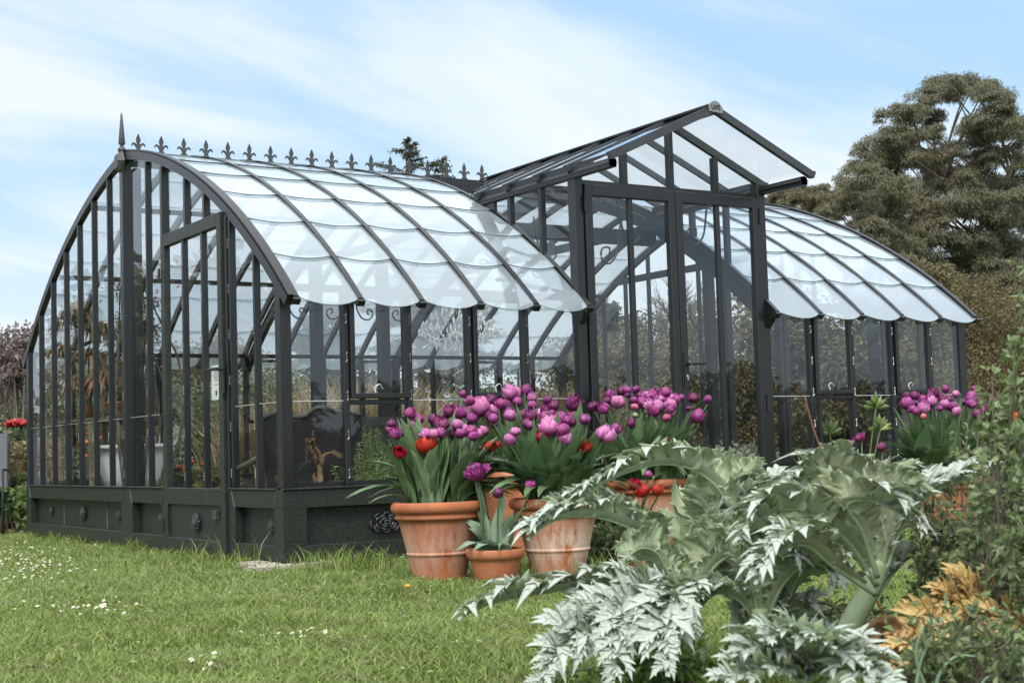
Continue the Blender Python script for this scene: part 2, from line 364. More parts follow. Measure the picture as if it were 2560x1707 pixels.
# --- gable arches and mullions (both ends)
for gx,sg in ((0,1),(LEN,-1)):
    for back in (False,True):
        P,Nn=arc(gx+sg*.028,0,1,26,back)
        part(MB().sweep(P,Nn,(1,0,0),.050,.062,.010),'gable_arch',smooth=False)
        part(MB().sweep(P,Nn,(1,0,0),.036,.012,.027),'arch_cap',STEEL)
    ys=[]
    if gx==0: ys=[.40,.80,2.44]+[W/2+.4141*k for k in range(1,7)]
    else: ys=[W/2+.4141*k for k in range(-6,7) if k]
    for y in ys:
        zb=HS+.013
        part(MB().bx(gx+sg*.005,gx+sg*.05,y-.0135,y+.0135,zb,z_at_y(y)-.06),'mullion',bevel=.003)
    part(MB().bx(gx-.012 if sg>0 else gx-.06,gx+.06 if sg>0 else gx+.012,W/2-.04,W/2+.04,HS+.014,HA-.05),'king_post',bevel=.004)
# door posts on near gable
DY0,DY1,DZ=.88,2.05,2.29
for y in (DY0-.03,DY1+.03): part(MB().bx(-.004,.055,y-.022,y+.022,.012,z_at_y(y)-.06),'door_post',bevel=.004)
for y in (1.25,1.62): part(MB().bx(.005,.05,y-.017,y+.017,DZ+.01,z_at_y(y)-.06),'mullion')
# gable glass: strips with straight bottoms and curved tops
def gable_glass(x,ya,yb,z0,zt=None):
    n=8;Y=np.linspace(ya,yb,n);V=[[x,y,z0] for y in Y]+[[x,y,(z_at_y(y)-.03 if zt is None else zt)] for y in Y]
    return MB().add(V,[[[i,i+1,n+i+1,n+i] for i in range(n-1)]])
cuts=[.09,.40,.80,DY0-.05]
for a,b in zip(cuts[:-1],cuts[1:]): part(gable_glass(.03,a,b,HS+.015),'gable_pane',GLW)
cuts=[DY1+.05,2.44,W/2]+[W/2+.4141*k for k in range(1,7)]+[W-.09]
for a,b in zip(cuts[:-1],cuts[1:]): part(gable_glass(.03,a,b,HS+.015),'gable_pane',GLW)
for a,b in ((DY0-.01,1.25),(1.25,1.62),(1.62,DY1+.01)): part(gable_glass(.03,a,b,DZ+.02),'gable_pane',GLW)
cuts=[.09]+[W/2+.4141*k for k in range(-6,7)]+[W-.09]
for a,b in zip(cuts[:-1],cuts[1:]): part(gable_glass(LEN-.03,a,b,HS+.015),'gable_pane',GLW)
# glass overlap lines on gable at z=1.0
class OL:
    def bar(s,p,q,w_,h_): part(MB().bar(p,q,w_,h_),'glass_overlap_edge',WIRE)
ol=OL()
for a,b in ((.09,.40),(.40,.80),(2.1,2.44),(2.44,2.93)): ol.bar((.024,a+.02,1.0),(.024,b-.02,1.0),.004,.006)
for k in range(7): ol.bar((.024,W/2+.4141*k+.03,1.0),(.024,W/2+.4141*(k+1)-.04,1.0),.003,.005)
# --- gable door
gd=MB();fw=.07
gd.bx(-.022,.028,DY0,DY0+fw,.02,DZ);gd.bx(-.022,.028,DY1-fw,DY1,.02,DZ);gd.bx(-.0215,.0275,DY0+fw,DY1-fw,DZ-fw-.02,DZ);gd.bx(-.0215,.0275,DY0+fw,DY1-fw,.355,HS+.008);gd.bx(-.0215,.0275,DY0+fw,DY1-fw,.02,.125)
dr=part(gd,'gable_door',STEELG,bevel=.004)
part(MB().bx(.0,.012,DY0+fw,DY1-fw,.125,.355),'door_panel',STEELG,dr)
for y in (1.25,1.62): part(MB().bx(-.014,.026,y-.017,y+.017,HS+.008,DZ-fw-.02),'door_mullion',STEEL,dr)
part(gable_glass(.004,DY0+fw,DY1-fw,HS+.01,DZ-fw-.02),'door_pane',GLW,dr)
rosette((-.004,1.42,.235),.062,(-1,0,0),dr)
rosette((.0,1.10,.30),.012,(-1,0,0),dr)
part(MB().bx(-.03,-.0,1.02,1.085,.265,.325),'door_plate',IRON,dr,bevel=.003)
hp=onX(552,922,-.04)
hy,hz=hp[1],hp[2]
part(MB().tube([(-.02,hy,hz),(-.075,hy,hz),(-.08,hy+.01,hz),(-.08,hy+.14,hz)],.011,8).bx(-.03,-.0225,hy-.02,hy+.02,hz-.16,hz+.05).tube([(.03,hy,hz),(.075,hy,hz),(.08,hy+.01,hz),(.08,hy+.12,hz)],.011,8),'handle',RUB,dr)
for z in (.2,.95,2.0): part(MB().tube([(-.03,DY1+.01,z-.05),(-.03,DY1+.01,z+.05)],.01,8),'hinge',RUB,dr)
# notice paper taped inside the door
# --- front wall glass and casements
def rect_xz(x0,x1,y,z0,z1): return MB().add([[x0,y,z0],[x1,y,z0],[x1,y,z1],[x0,y,z1]],[[[0,1,2,3]]])
def front_bays(x0,wd):
    for i in range(5):
        a=x0+i*wd+.021;b=x0+(i+1)*wd-.021
        if i==0 and x0<1:a=.088
        if i==4 and x0<1:b=XL-.03
        if i==0 and x0>1:a=XR+.03
        if i==4 and x0>1:b=LEN-.088
        if i in (1,3):
            part(rect_xz(a,b,.02,HS+.04,1.0),'wall_pane',GLW)
            part(MB().bx(a,b,.005,.055,.975,1.005),'transom',bevel=.003)
            f=MB();t=.032;y0,y1=-.022,.02;zb,zt=1.012,HE+.055
            f.bx(a,a+t,y0,y1,zb,zt).bx(b-t,b,y0,y1,zb,zt).bx(a+t,b-t,y0+.0005,y1,zb,zb+t).bx(a+t,b-t,y0+.0005,y1,zt-t,zt)
            cs=part(f,'casement_window',STEEL,bevel=.004)
            part(rect_xz(a+t,b-t,0,zb+t,zt-t),'window_pane',GLW,cs)
            h=MB().tube(spline([((a+b)/2-.01,.03,zb+.035),((a+b)/2-.005,.05,zb+.07),((a+b)/2+.03,.05,zb+.09),((a+b)/2+.05,.05,zb+.06)],14),.005,6)
            part(h,'handle',WIRE,cs)
        else:
            part(rect_xz(a,b,.02,HS+.04,1.0),'wall_pane',GLW);part(rect_xz(a,b,.024,.992,HE+.06),'wall_pane',GLW)
            ol.bar((a,.016,1.0),(b,.016,1.0),.004,.006)
front_bays(0,WB);front_bays(XR,WR)
for i in range(nb):
    a,b=i*LEN/nb+.02,(i+1)*LEN/nb-.02
    part(rect_xz(max(a,.09),min(b,LEN-.09),W-.02,HS+.04,HE+.06),'wall_pane',GLW)
for i in (2,5,8,11):
    a,b=i*LEN/nb+.022,(i+1)*LEN/nb-.022;f=MB();t=.03;y0,y1=W-.012,W+.02;zb,zt=1.012,HE+.05
    f.bx(a,a+t,y0,y1,zb,zt).bx(b-t,b,y0,y1,zb,zt).bx(a+t,b-t,y0+.0005,y1,zb,zb+t).bx(a+t,b-t,y0+.0005,y1,zt-t,zt);part(f,'casement_window')
# --- roof: ribs and scalloped glass
ROWS=7
def roof_bay(x0,x1,back,t0=-1.,rows=ROWS):
    mb=MB();a,b=x0+.008,x1-.008;nx=10
    for r in range(rows):
        ta,tb=r/rows,(r+1)/rows
        if tb<=t0+.02: continue
        sag=(.05 if r else .075)/(np.linalg.norm(_P[-1]-_P[0])) ; ns=5
        V=[];us=np.linspace(0,1,nx)
        for k in range(ns+1):
            for u in us:
                lo=ta-sag*(1-(2*u-1)**2) if r>0 else ta-sag*(1-(2*u-1)**2)
                hi=tb
                t=lo+(hi-lo)*k/ns; t=max(t,t0) 
                p,nn=prof(t) if t>=0 else (prof(0)[0]+(prof(.01)[0]-prof(0)[0])*t/.01,prof(0)[1])
                lift=.010*(1-k/ns)
                p=p+nn*lift
                V.append([a+(b-a)*u,(W-p[0]) if back else p[0],p[1]])
        F=[[k*nx+i,k*nx+i+1,(k+1)*nx+i+1,(k+1)*nx+i] for k in range(ns) for i in range(nx-1)]
        mb.add(V,[F],0)
        if ta>=t0-.001:
            e=np.array(V[:nx]);mb.tube(e+np.array([0,0,.001]),.0035 if r else .0025,4,1)
    return mb
def rib(x,back,t0=0.,name='roof_rib',end=True):
    P,Nn=arc(x,t0,1,24,back);mb=MB().sweep(P,Nn,(1,0,0),.030,.05,.004)
    mb.sweep(P,Nn,(1,0,0),.014,.010,.015).sweep(np.array(P),Nn,(1,0,0),.034,.006,.0185,1)
    if end and t0==0:
        p=np.array(P[0]);n_=np.array(Nn[0]);t_=unit(np.array(P[0])-np.array(P[1]))
        mb.box(p+t_*.012-n_*.008,(.05,.03,.042),0,ax=[[1,0,0],t_,n_])
    return part(mb,name,[STEEL,STEEL])
MULL=[]
for x in RIBX: rib(x,False);MULL.append(x)
for x in RIBR: rib(x,False)
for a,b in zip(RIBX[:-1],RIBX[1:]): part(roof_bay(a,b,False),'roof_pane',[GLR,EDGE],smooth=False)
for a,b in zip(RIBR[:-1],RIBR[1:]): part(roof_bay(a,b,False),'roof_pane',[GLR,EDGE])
bk=[.03]+[i*LEN/nb for i in range(1,nb)]+[LEN-.03]
for x in bk: rib(x,True)
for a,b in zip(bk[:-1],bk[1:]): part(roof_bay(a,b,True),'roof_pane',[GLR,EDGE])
# clips: bright W springs on the glazing bars
cl_=MB()
def clipat(o_,t_,s_): # o point, t along bar, s across
    o_=np.array(o_);t_=np.array(t_);s_=np.array(s_)
    P=[o_-t_*.03-s_*.004,o_-t_*.014+s_*.006,o_-t_*.005-s_*.002,o_+t_*.005+s_*.005,o_+t_*.014-s_*.004,o_+t_*.03+s_*.004];cl_.tube(P,.0008,4)
for i in range(6):
    for y_ in (0,):
        x=i*WB if i<5 else XL
for x in [i*WB for i in range(1,5)]+[XR+i*WR for i in range(1,5)]:
    for z in np.arange(.55,1.6,.24): clipat((x,-.003,z),(0,0,1),(1,0,0))
for y in [.40,.80,2.44]+[W/2+.4141*k for k in range(0,7)]:
    for z in np.arange(.55,z_at_y(y)-.1,.30): clipat((-.002 if y!=W/2 else -.015,y,z+.02),(0,0,1),(0,1,0))
for y in (1.25,1.62):
    for z in np.arange(.55,2.2,.3): clipat((-.018,y,z),(0,0,1),(0,1,0))
for x in RIBX+RIBR:
    for t in np.arange(.06,.98,.055):
        p,nn=prof(t);p2,_=prof(t+.01);tt=unit(p2-p);q=p+nn*.0145;clipat((x+random.uniform(-.003,.003),q[0],q[1]),(0,tt[0],tt[1]),(1,0,0))
o=part(cl_,'glazing_clips',WIRE);o['kind']='stuff'
# --- ridge cresting: fleur-de-lis each its own part
def extrude(poly,th,mi=0):
    n=len(poly);V=[[x,-th/2,z] for x,z in poly]+[[x,th/2,z] for x,z in poly]
    return V,n
half=[(0,1.0),(.06,.88),(.13,.70),(.12,.60),(.07,.47),(.10,.44),(.20,.52),(.30,.53),(.38,.46),(.40,.36),(.35,.34),(.33,.40),(.27,.43),(.20,.38),(.13,.28),(.10,.20),(.18,.12),(.26,.03),(.26,0)]
poly=[(x,z) for x,z in half]+[(-x,z) for x,z in half[::-1][0:]][:-1]
def fleur_mesh(h=.155):
    import bmesh
    bm=bmesh.new();pts=[(x*h*.92,0,z*h) for x,z in poly];vs=[bm.verts.new(p) for p in pts];f=bm.faces.new(vs[::-1])
    r=bmesh.ops.extrude_face_region(bm,geom=[f]);bmesh.ops.translate(bm,verts=[v for v in r['geom'] if isinstance(v,bmesh.types.BMVert)],vec=(0,.010,0))
    bmesh.ops.triangulate(bm,faces=bm.faces[:]);bmesh.ops.recalc_face_normals(bm,faces=bm.faces[:])
    me=bpy.data.meshes.new('fleur_finial');bm.to_mesh(me);me.materials.append(IRON);return me
fm=fleur_mesh()
part(MB().bx(.0,LEN,W/2-.02,W/2+.02,HA-.014,HA+.016),'ridge_cap')
for k in range(18):
    o=bpy.data.objects.new('fleur_finial',fm);C.objects.link(o);o.parent=GH;o.location=(.1317+k*.1866,W/2-.005,HA+.012)
# end spire
sp_=MB().lathe([(0,.38),(.007,.375),(.005,.368),(.008,.362),(.027,.14),(.024,.13),(.012,.12),(.014,.112),(.028,.10),(.034,.085),(.028,.07),(.014,.06),(.02,.04),(.03,.0)],(.0,W/2,HA+.0-.06),14)
part(sp_,'spire_finial',IRON,smooth=True)
part(MB().lathe([(0,.05),(.06,.045),(.085,.02),(.09,0),(0,0)],(-.005,W/2,HA-.07),6,axis=[[0,1,0],[0,0,1],[-1,0,0]]),'apex_boss',IRON)
# ================================================================== PORCH / DORMER
DZT=2.4865;DA=3.009;OY=.499;OV=.0572;HL=.4027;XC=(XL+XR)/2
SL=HL/(D/2+OV)
def zr_(x): return DA-abs(x-XC)*SL
PX0,PX1=XL+.012,XR-.012
for x,s in ((PX0,1),(PX1,-1)):
    part(MB().bx(x-.035,x+.035,-.012,.075,.02,zr_(x)-.03),'porch_post',bevel=.004)
# transom and gable mullions
part(MB().bx(PX0+.035,PX1-.035,.0,.06,DZT+.004,DZT+.03),'transom')
for k in (1,2,3):
    x=PX0+(PX1-PX0)*k/4;part(MB().bx(x-.02,x+.02,.0,.055,DZT+.03,zr_(x)-.05),'mullion',bevel=.003)
for k in range(4):
    a=PX0+(PX1-PX0)*k/4;b=PX0+(PX1-PX0)*(k+1)/4
    part(MB().add([[a,.03,DZT+.03],[b,.03,DZT+.03],[b,.03,zr_(b)-.04],[a,.03,zr_(a)-.04]],[[[0,1,2,3]]]),'gable_pane',GLW)
# double doors
def ddoor(x0,x1,hx):
    fw=.062;y0,y1=-.03,.022;z0=.03;mb=MB()
    mb.bx(x0,x0+fw,y0,y1,z0,DZT).bx(x1-fw,x1,y0,y1,z0,DZT).bx(x0+fw,x1-fw,y0+.0005,y1,DZT-.08,DZT).bx(x0+fw,x1-fw,y0+.0005,y1,.36,.52).bx(x0+fw,x1-fw,y0+.0005,y1,z0,.12).bx(x0+fw,x1-fw,y0+.03,y1,.12,.36)
    d=part(mb,'porch_door',STEEL,bevel=.004)
    part(rect_xz(x0+fw,x1-fw,0,.52,DZT-.08),'door_pane',GLW,d)
    xm=(x0+x1)/2;part(MB().bx(xm-.018,xm+.018,-.02,.018,.521,DZT-.081),'door_mullion',STEEL,d,bevel=.003)
    for z in (.25,.95,2.35):
        part(MB().tube([(hx,-.036,z-.06),(hx,-.036,z+.06)],.011,8),'hinge',RUB,d)
    return d
xm=XC;d1=ddoor(PX0+.042,xm-.003,PX0+.04);d2=ddoor(xm+.003,PX1-.042,PX1-.04)
hx=xm+.034;hz=1.235
part(MB().bx(hx-.02,hx+.02,-.040,-.031,hz-.17,hz+.09).tube([(hx,-.035,hz),(hx,-.085,hz),(hx+.01,-.09,hz),(hx+.13,-.09,hz+.003)],[.012,.012,.012,.010],8),'handle',RUB,d2,bevel=.002)
part(MB().lathe([(0,.004),(.009,.004),(.009,0)],(hx,-.041,hz-.085),12,axis=[[1,0,0],[0,0,1],[0,-1,0]]).bx(hx-.003,hx+.003,-.052,-.044,hz-.115,hz-.085),'keyhole',WIRE,d2)
for z in (.7,1.0,1.3,1.6,1.9,2.2):
    pass
# side walls of the dormer
for x,s in ((PX0-.02,-1),(PX1+.02,1)):
    zt=zr_(x)-.055; ye=y_at_z(zt)
    part(MB().bx(x-.02,x+.02,.076,ye,zt,zt+.05),'porch_side_rail')
    P,Nn=arc(x,0.0,t_at_z(zt+.03),16,False); part(MB().sweep(P,Nn,(1,0,0),.05,.06,.006),'valley_rib') if s<0 else part(MB().sweep(P,Nn,(1,0,0),.05,.06,.006),'valley_rib')
    for y in (.42,.83): part(MB().bx(x-.02,x+.02,y-.02,y+.02,z_at_y(y)-.02,zt),'porch_side_mullion')
    for a,b in ((.076,.42),(.42,.83),(.83,ye-.02)):
        V=[[x,a,z_at_y(a)-.01],[x,b,z_at_y(b)-.01],[x,b,zt],[x,a,zt]];part(MB().add(V,[[[0,1,2,3]]]),'porch_side_pane',GLW)
    yb=y_at_z(zt)-.28;V=[[x-.012,yb,z_at_y(yb)],[x-.012,ye,zt],[x-.012,yb,zt]];V+= [[v[0]+.024,v[1],v[2]] for v in V]
    part(MB().add(V,[[[0,1,2],[5,4,3]],[[0,3,4,1],[1,4,5,2],[2,5,3,0]]]),'valley_gusset')
# dormer roof: rafters, panes, ridge, gutter tubes
RY=[-OY+.012,.02,.41,.82,1.23,1.64,2.05,2.46]
slope=unit(np.array([1,0,SL]))
for s in (-1,1):
    xe=XC+s*(D/2+OV);ze=zr_(xe);nn=unit(np.array([s*SL,0,1.]))
    for k,y in enumerate(RY):
        zmin=z_at_y(max(y,0)) if y>0 else -1
        # rafter runs down until it meets the main roof
        x0=XC;x1=xe
        if y>0 and zmin>ze: 
            x1=XC+s*(DA-zmin)/SL
        if zmin>DA-.02: continue
        a=np.array([x0+s*.0,y,DA]);b=np.array([x1,y,zr_(x1)])
        hgt=.044 if k<2 else .032
        part(MB().bar(a-nn*hgt/2,b-nn*hgt/2,.036 if k<2 else .026,hgt,up=nn).bar(a+nn*.008,b+nn*.008,.02,.012,up=nn).box(b-nn*.012+unit(b-a)*.008,(.02,.045,.05),0,ax=[unit(b-a),[0,1,0],nn]),'rafter',STEELL)
    # roof glass between the rafters
    for ya,yb in zip(RY[:-1],RY[1:]):
        xs=np.linspace(XC,xe,9);V=[];F=[]
        for x in xs:
            yl=y_at_z(zr_(x)) # main roof here
            V+= [[x,ya,zr_(x)+.004],[x,max(ya,min(yb,yl)),zr_(x)+.004]]
        F=[[2*i,2*i+1,2*i+3,2*i+2] for i in range(8)]
        part(MB().add(V,[F]),'porch_roof_pane',GLW)
    yb=y_at_z(ze-.07)
    part(MB().tube([(xe-s*.045,-OY+.05,ze-.055),(xe-s*.045,yb,ze-.055)],.036,10).bx(xe-s*.045-.03,xe-s*.045+.03,-OY+.05,yb,ze-.055-.028,ze-.055+.028),'eave_tube',smooth=False)
part(MB().bx(XC-.022,XC+.022,-OY+.02,y_at_z(DA)-.02,DA-.055,DA-.005),'porch_ridge_beam')
part(MB().bar((XC-.03,-OY,DA+.012),(XC-.03,y_at_z(DA)-.05,DA+.012),.06,.012,up=(-.4,0,1)).bar((XC+.03,-OY,DA+.012),(XC+.03,y_at_z(DA)-.05,DA+.012),.06,.012,up=(.4,0,1)),'porch_ridge_cap',STEELL)
RCAP=mat('ridge_end_plate',(.20,.21,.21),(.17,.18,.18),20,.45)
V=[(-.062,-.045),(.055,-.052),(.064,-.02),(.03,.02),(.0,.034),(-.03,.028),(-.064,-.0)]
pl=MB();VV=[[XC+x,-OY-.016,DA+z] for x,z in V]+[[XC+x,-OY-.008,DA+z] for x,z in V];n=len(V)
pl.add(VV,[[list(range(n)),list(range(2*n-1,n-1,-1))],[[i,n+i,n+(i+1)%n,(i+1)%n] for i in range(n)]])
cap=part(pl,'ridge_end_plate',RCAP)
tx=bpy.data.curves.new('lettering','FONT');tx.body='LAMS';tx.size=.062;tx.extrude=.001;tx.align_x='CENTER';tx.align_y='CENTER'
to=bpy.data.objects.new('lettering_tmp',tx);C.objects.link(to)
dg=bpy.context.evaluated_depsgraph_get();me=bpy.data.meshes.new_from_object(to.evaluated_get(dg));bpy.data.objects.remove(to)
me.materials.clear();me.materials.append(RUB);lo=bpy.data.objects.new('lettering',me);C.objects.link(lo);lo.parent=cap
lo.location=(XC-.004,-OY-.018,DA-.014);lo.rotation_euler=(R(90),0,0);lo.scale=(.54,.85,1)
# wind braces and scrolls inside porch
for s in (-1,1):
    for y in (.12,1.2,2.2):
        xx=XC+s*.42
        o=MB().tube(spline([(xx+s*.0,y,2.46),(xx-s*.02,y,2.33),(xx-s*.05,y,2.2),(xx-s*.13,y,2.12),(xx-s*.2,y,2.16),(xx-s*.19,y,2.24),(xx-s*.12,y,2.25),(xx-s*.12,y,2.19)],30),.008,6).build('scroll_bracket',STEEL,GH,smooth=True)
for y in (1.3,):
    part(MB().bx(PX0,PX1,y-.025,y+.025,2.30,2.42),'porch_tie_beam')
for s in (-1,1):
    P,Nn=arc(XL if s<0 else XR,.0,1,20,False);part(MB().sweep(P,Nn,(1,0,0),.05,.09,-.055),'arch_frame')
    P,Nn=arc(XL if s<0 else XR,.0,1,20,True);part(MB().sweep(P,Nn,(1,0,0),.05,.09,-.055),'arch_frame')
# ================================================================== POTS
TERRA=mat('terracotta',(.42,.145,.06),(.33,.10,.042),4,.75,.25,60,c3=(.43,.18,.09))
def terra_streak(amt=.85,nm='terracotta_limescale'):
    m=bpy.data.materials.new(nm);m.use_nodes=True;t=m.node_tree;b=t.nodes['Principled BSDF'];b.inputs['Roughness'].default_value=.85
    tcn=t.nodes.new('ShaderNodeTexCoord');mp=t.nodes.new('ShaderNodeMapping');mp.inputs['Scale'].default_value=(9,9,2.2);t.links.new(tcn.outputs['Object'],mp.inputs[0])
    n=t.nodes.new('ShaderNodeTexNoise');n.inputs['Scale'].default_value=1.6;n.inputs['Detail'].default_value=7;n.inputs['Roughness'].default_value=.68;t.links.new(mp.outputs[0],n.inputs['Vector'])
    s=t.nodes.new('ShaderNodeSeparateXYZ');t.links.new(tcn.outputs['Object'],s.inputs[0])
    h=math_(t,'SUBTRACT',1.0,math_(t,'MULTIPLY',math_(t,'ABSOLUTE',math_(t,'SUBTRACT',s.outputs[2],.17)),5.5),True)
    oi=t.nodes.new('ShaderNodeObjectInfo')
    f=math_(t,'MULTIPLY',math_(t,'MULTIPLY',math_(t,'SUBTRACT',n.outputs[0],.38),6,True),math_(t,'ADD',h,.08),True)
    n2=t.nodes.new('ShaderNodeTexNoise');n2.inputs['Scale'].default_value=8;n2.inputs['Detail'].default_value=6;t.links.new(tcn.outputs['Object'],n2.inputs['Vector'])
    base=mixc(t,math_(t,'MULTIPLY',math_(t,'SUBTRACT',n2.outputs[0],.35),3,True),(.40,.125,.045),(.27,.075,.032))
    t.links.new(mixc(t,math_(t,'MULTIPLY',f,amt),base,(.66,.50,.40)),b.inputs['Base Color'])
    bm=t.nodes.new('ShaderNodeBump');bm.inputs['Strength'].default_value=.3;bm.inputs['Distance'].default_value=.004;t.links.new(n2.outputs[0],bm.inputs['Height']);t.links.new(bm.outputs[0],b.inputs['Normal'])
    return m
TERRAW=terra_streak();TERRAM=terra_streak(.42,'terracotta_faint_limescale')
SOIL=mat('potting_soil',(.02,.014,.009),(.045,.03,.02),20,.95,.8,60)
def pot(name,label,c,rr,rb,h,rim=.055,big=True,m=TERRA,group=None):
    t=thing(name,label,'pot',(c[0],c[1],0.0),0,group)
    if big:
        pr=[(0,.002),(rb,0),(rb+.004,.012)]+[(rb+(rr*.86-rb)*k/10,.012+(h-rim*1.75)*k/10) for k in range(1,11)]
        body=[(r,z) for r,z in pr]
        zr=h*.36;body_=[]
        for r,z in body: body_.append((r,z))
        z1=h-rim*1.72;rw=rr*.86
        body_+=[(rw+.012,z1+.004),(rw+.02,z1+.014),(rw+.014,z1+.028),(rw+.006,z1+.034),(rr-.012,h-rim),(rr,h-rim*.8),(rr+.003,h-rim*.5),(rr-.002,h-rim*.15),(rr-.014,h),(rr-.032,h),(rr-.04,h-.012),(rr-.05,h-.06)]
        mb=MB().lathe(body_,(0,0,0),40)
        rband=rb+(rr*.86-rb)*.42;zb=.012+(h-rim*1.75)*.42
        mb.lathe([(rband-.004,zb-.011),(rband+.005,zb-.006),(rband+.006,zb+.001),(rband+.002,zb+.009),(rband-.004,zb+.010)],(0,0,0),40)
        mb.build('body',m,t,smooth=True)
    else:
        pr=[(0,.002),(rb,0)]+[(rb+(rr*.9-rb)*k/6,(h-rim)*k/6) for k in range(1,7)]+[(rr*.97,h-rim+.004),(rr,h-rim+.02),(rr+.003,h-.006),(rr-.002,h),(rr-.014,h),(rr-.02,h-.05)]
        MB().lathe(pr,(0,0,0),32).build('body',m,t,smooth=True)
    MB().lathe([(0,h-.045),(rr-.03,h-.05)],(0,0,0),24).build('soil',SOIL,t)
    return t
pA=gnd(1100,1450);pB=gnd(1396,1440);pC=gnd(1241,1452);pD=gnd(1616,1424)
dep=lambda p:float((np.array([p[0],p[1],0])-CAM)@Fv)
pE=onY(1300,1200,-.42);pF=onY(1613,1200,-.40)
pG=at(2358,1200,11.0)
K=lambda p:FPX/dep(p)
pot('terracotta_pot','large round terracotta pot of tulips nearest the greenhouse corner, rim in full view',pA,.245,.135,.41,m=TERRAM)
pot('terracotta_pot','large terracotta pot with chalky white streaks, right of the small front pot',pB,.245,.135,.41,m=TERRAW)
pot('small_terracotta_pot','small terracotta pot of broad leaves standing in front of two large pots',pC,.150,.105,.165,rim=.05,big=False)
pot('terracotta_pot','tall terracotta pot at the back between two large front pots',pE,.27,.17,.53)
pot('wide_terracotta_pot','wide terracotta pot of tulips before the porch doors, behind red tulips',pF,.27,.17,.44,m=TERRAW)
pot('small_terracotta_pot','small terracotta pot half hidden under silver cardoon leaves',pD,.125,.09,.13,rim=.04,big=False)
pot('wide_terracotta_pot','broad terracotta pot of tulips at the far right end of the greenhouse',pG,.36,.24,.37)
# ================================================================== TULIPS
def petmat(n,c,tip,amt=.8): return mat(n,c,tuple(min(1,x*1.35+.01) for x in c),30,.45,0,trans=.25,attr=(tip,amt),objrand=.35)
PM={'d':petmat('petal_dark_purple',(.11,.005,.060),(.24,.03,.15)),'m':petmat('petal_purple',(.22,.014,.13),(.46,.10,.33)),'l':petmat('petal_lilac',(.42,.085,.27),(.74,.34,.58)),
    'r':petmat('petal_red',(.34,.003,.007),(.50,.008,.014)),'g':petmat('petal_green_bud',(.25,.27,.14),(.5,.5,.36)),'o':petmat('petal_orange',(.75,.11,.01),(.85,.22,.03)),'p':petmat('petal_pink',(.5,.06,.17),(.78,.30,.42))}
TLEAF=mat('tulip_leaf',(.105,.175,.070),(.145,.225,.105),9,.42,.1,50,trans=.2,objrand=.4,c3=(.09,.15,.09))
TLEAF2=mat('tulip_leaf_glaucous',(.22,.31,.20),(.28,.37,.25),9,.45,.1,50,trans=.2,objrand=.3)
TSTEM=mat('tulip_stem',(.07,.12,.05),(.10,.15,.07),8,.5)
def bloom_mesh(kind,seed):
    rg=random.Random(seed);mb=MB();nv,nu=7,6
    rings={'cup':[(7,1.0,.92,.55),(6,.82,.98,.42),(5,.62,.98,.30),(4,.4,.95,.15)],'tight':[(3,1.0,1.0,.25),(3,.9,1.02,.2),(3,.7,1.0,.1)],'frill':[(6,1.0,.80,.86),(6,.84,.92,.70),(5,.62,.98,.55),(4,.4,.96,.35)],'open':[(6,1.0,.62,1.55),(6,.8,.75,1.2),(5,.5,.8,.8)],'ragged':[(6,1.0,.85,1.0),(5,.7,.95,.7)]}[kind]
    for q,(n,rr,hh,tip) in enumerate(rings):
        for k in range(n):
            a0=2*math.pi*(k+.5*(q%2))/n+rg.uniform(-.2,.2);R_=.5*rr*rg.uniform(.84,1.14);H_=hh*rg.uniform(.88,1.06);ts=tip*rg.uniform(.8,1.2);ph=rg.uniform(0,6);tn=rg.uniform(0,.30)
            hw=(math.pi/n*1.5)
            V=[];A=[]
            for i in range(nv):
                v=i/(nv-1);r=R_*np.interp(v,[0,.12,.35,.6,.85,1],[.12,.5,.92,1.0,(1+ts)/2*.95,ts])
                wv=hw*np.interp(v,[0,.2,.5,.75,.92,1],[.55,.95,1.1,1.0,.72,.38])
                for j in range(nu):
                    u=2*j/(nu-1)-1;an=a0+u*wv
                    ruf=(.08 if kind not in('ragged','frill') else .14)*math.sin(ph+u*5+v*9)*v*abs(u)
                    rad=r*(1-.17*u*u)+ruf*.5+.02*(k%2)
                    V.append([rad*math.cos(an),rad*math.sin(an),H_*v*(1-.1*u*u*v)+ruf*.4]);A.append(tn*.6+.02+.5*v*v*v+.55*abs(u)**3*v)
            F=[[i*nu+j,i*nu+j+1,(i+1)*nu+j+1,(i+1)*nu+j] for i in range(nv-1) for j in range(nu-1)]
            mb.add(V,[F],0,A)
    return mb
BL={}
def bloom(kind,col,var,parent,loc,sz,rz,tilt=0):
    key=(kind,col,var)
    if key not in BL:
        o=bloom_mesh(kind,hash(kind)%7+var*13 if False else len(kind)*7+var*13).build('bloom',PM[col],parent,smooth=True);BL[key]=o
    else: o=dupobj(BL[key],parent)
    o.name='bloom';o.location=loc;k1=random.uniform(.92,1.12);o.scale=(sz*k1,sz*k1,sz*random.uniform(.82,1.0));o.rotation_euler=(tilt*math.cos(rz*3),tilt*math.sin(rz*3),rz);return o
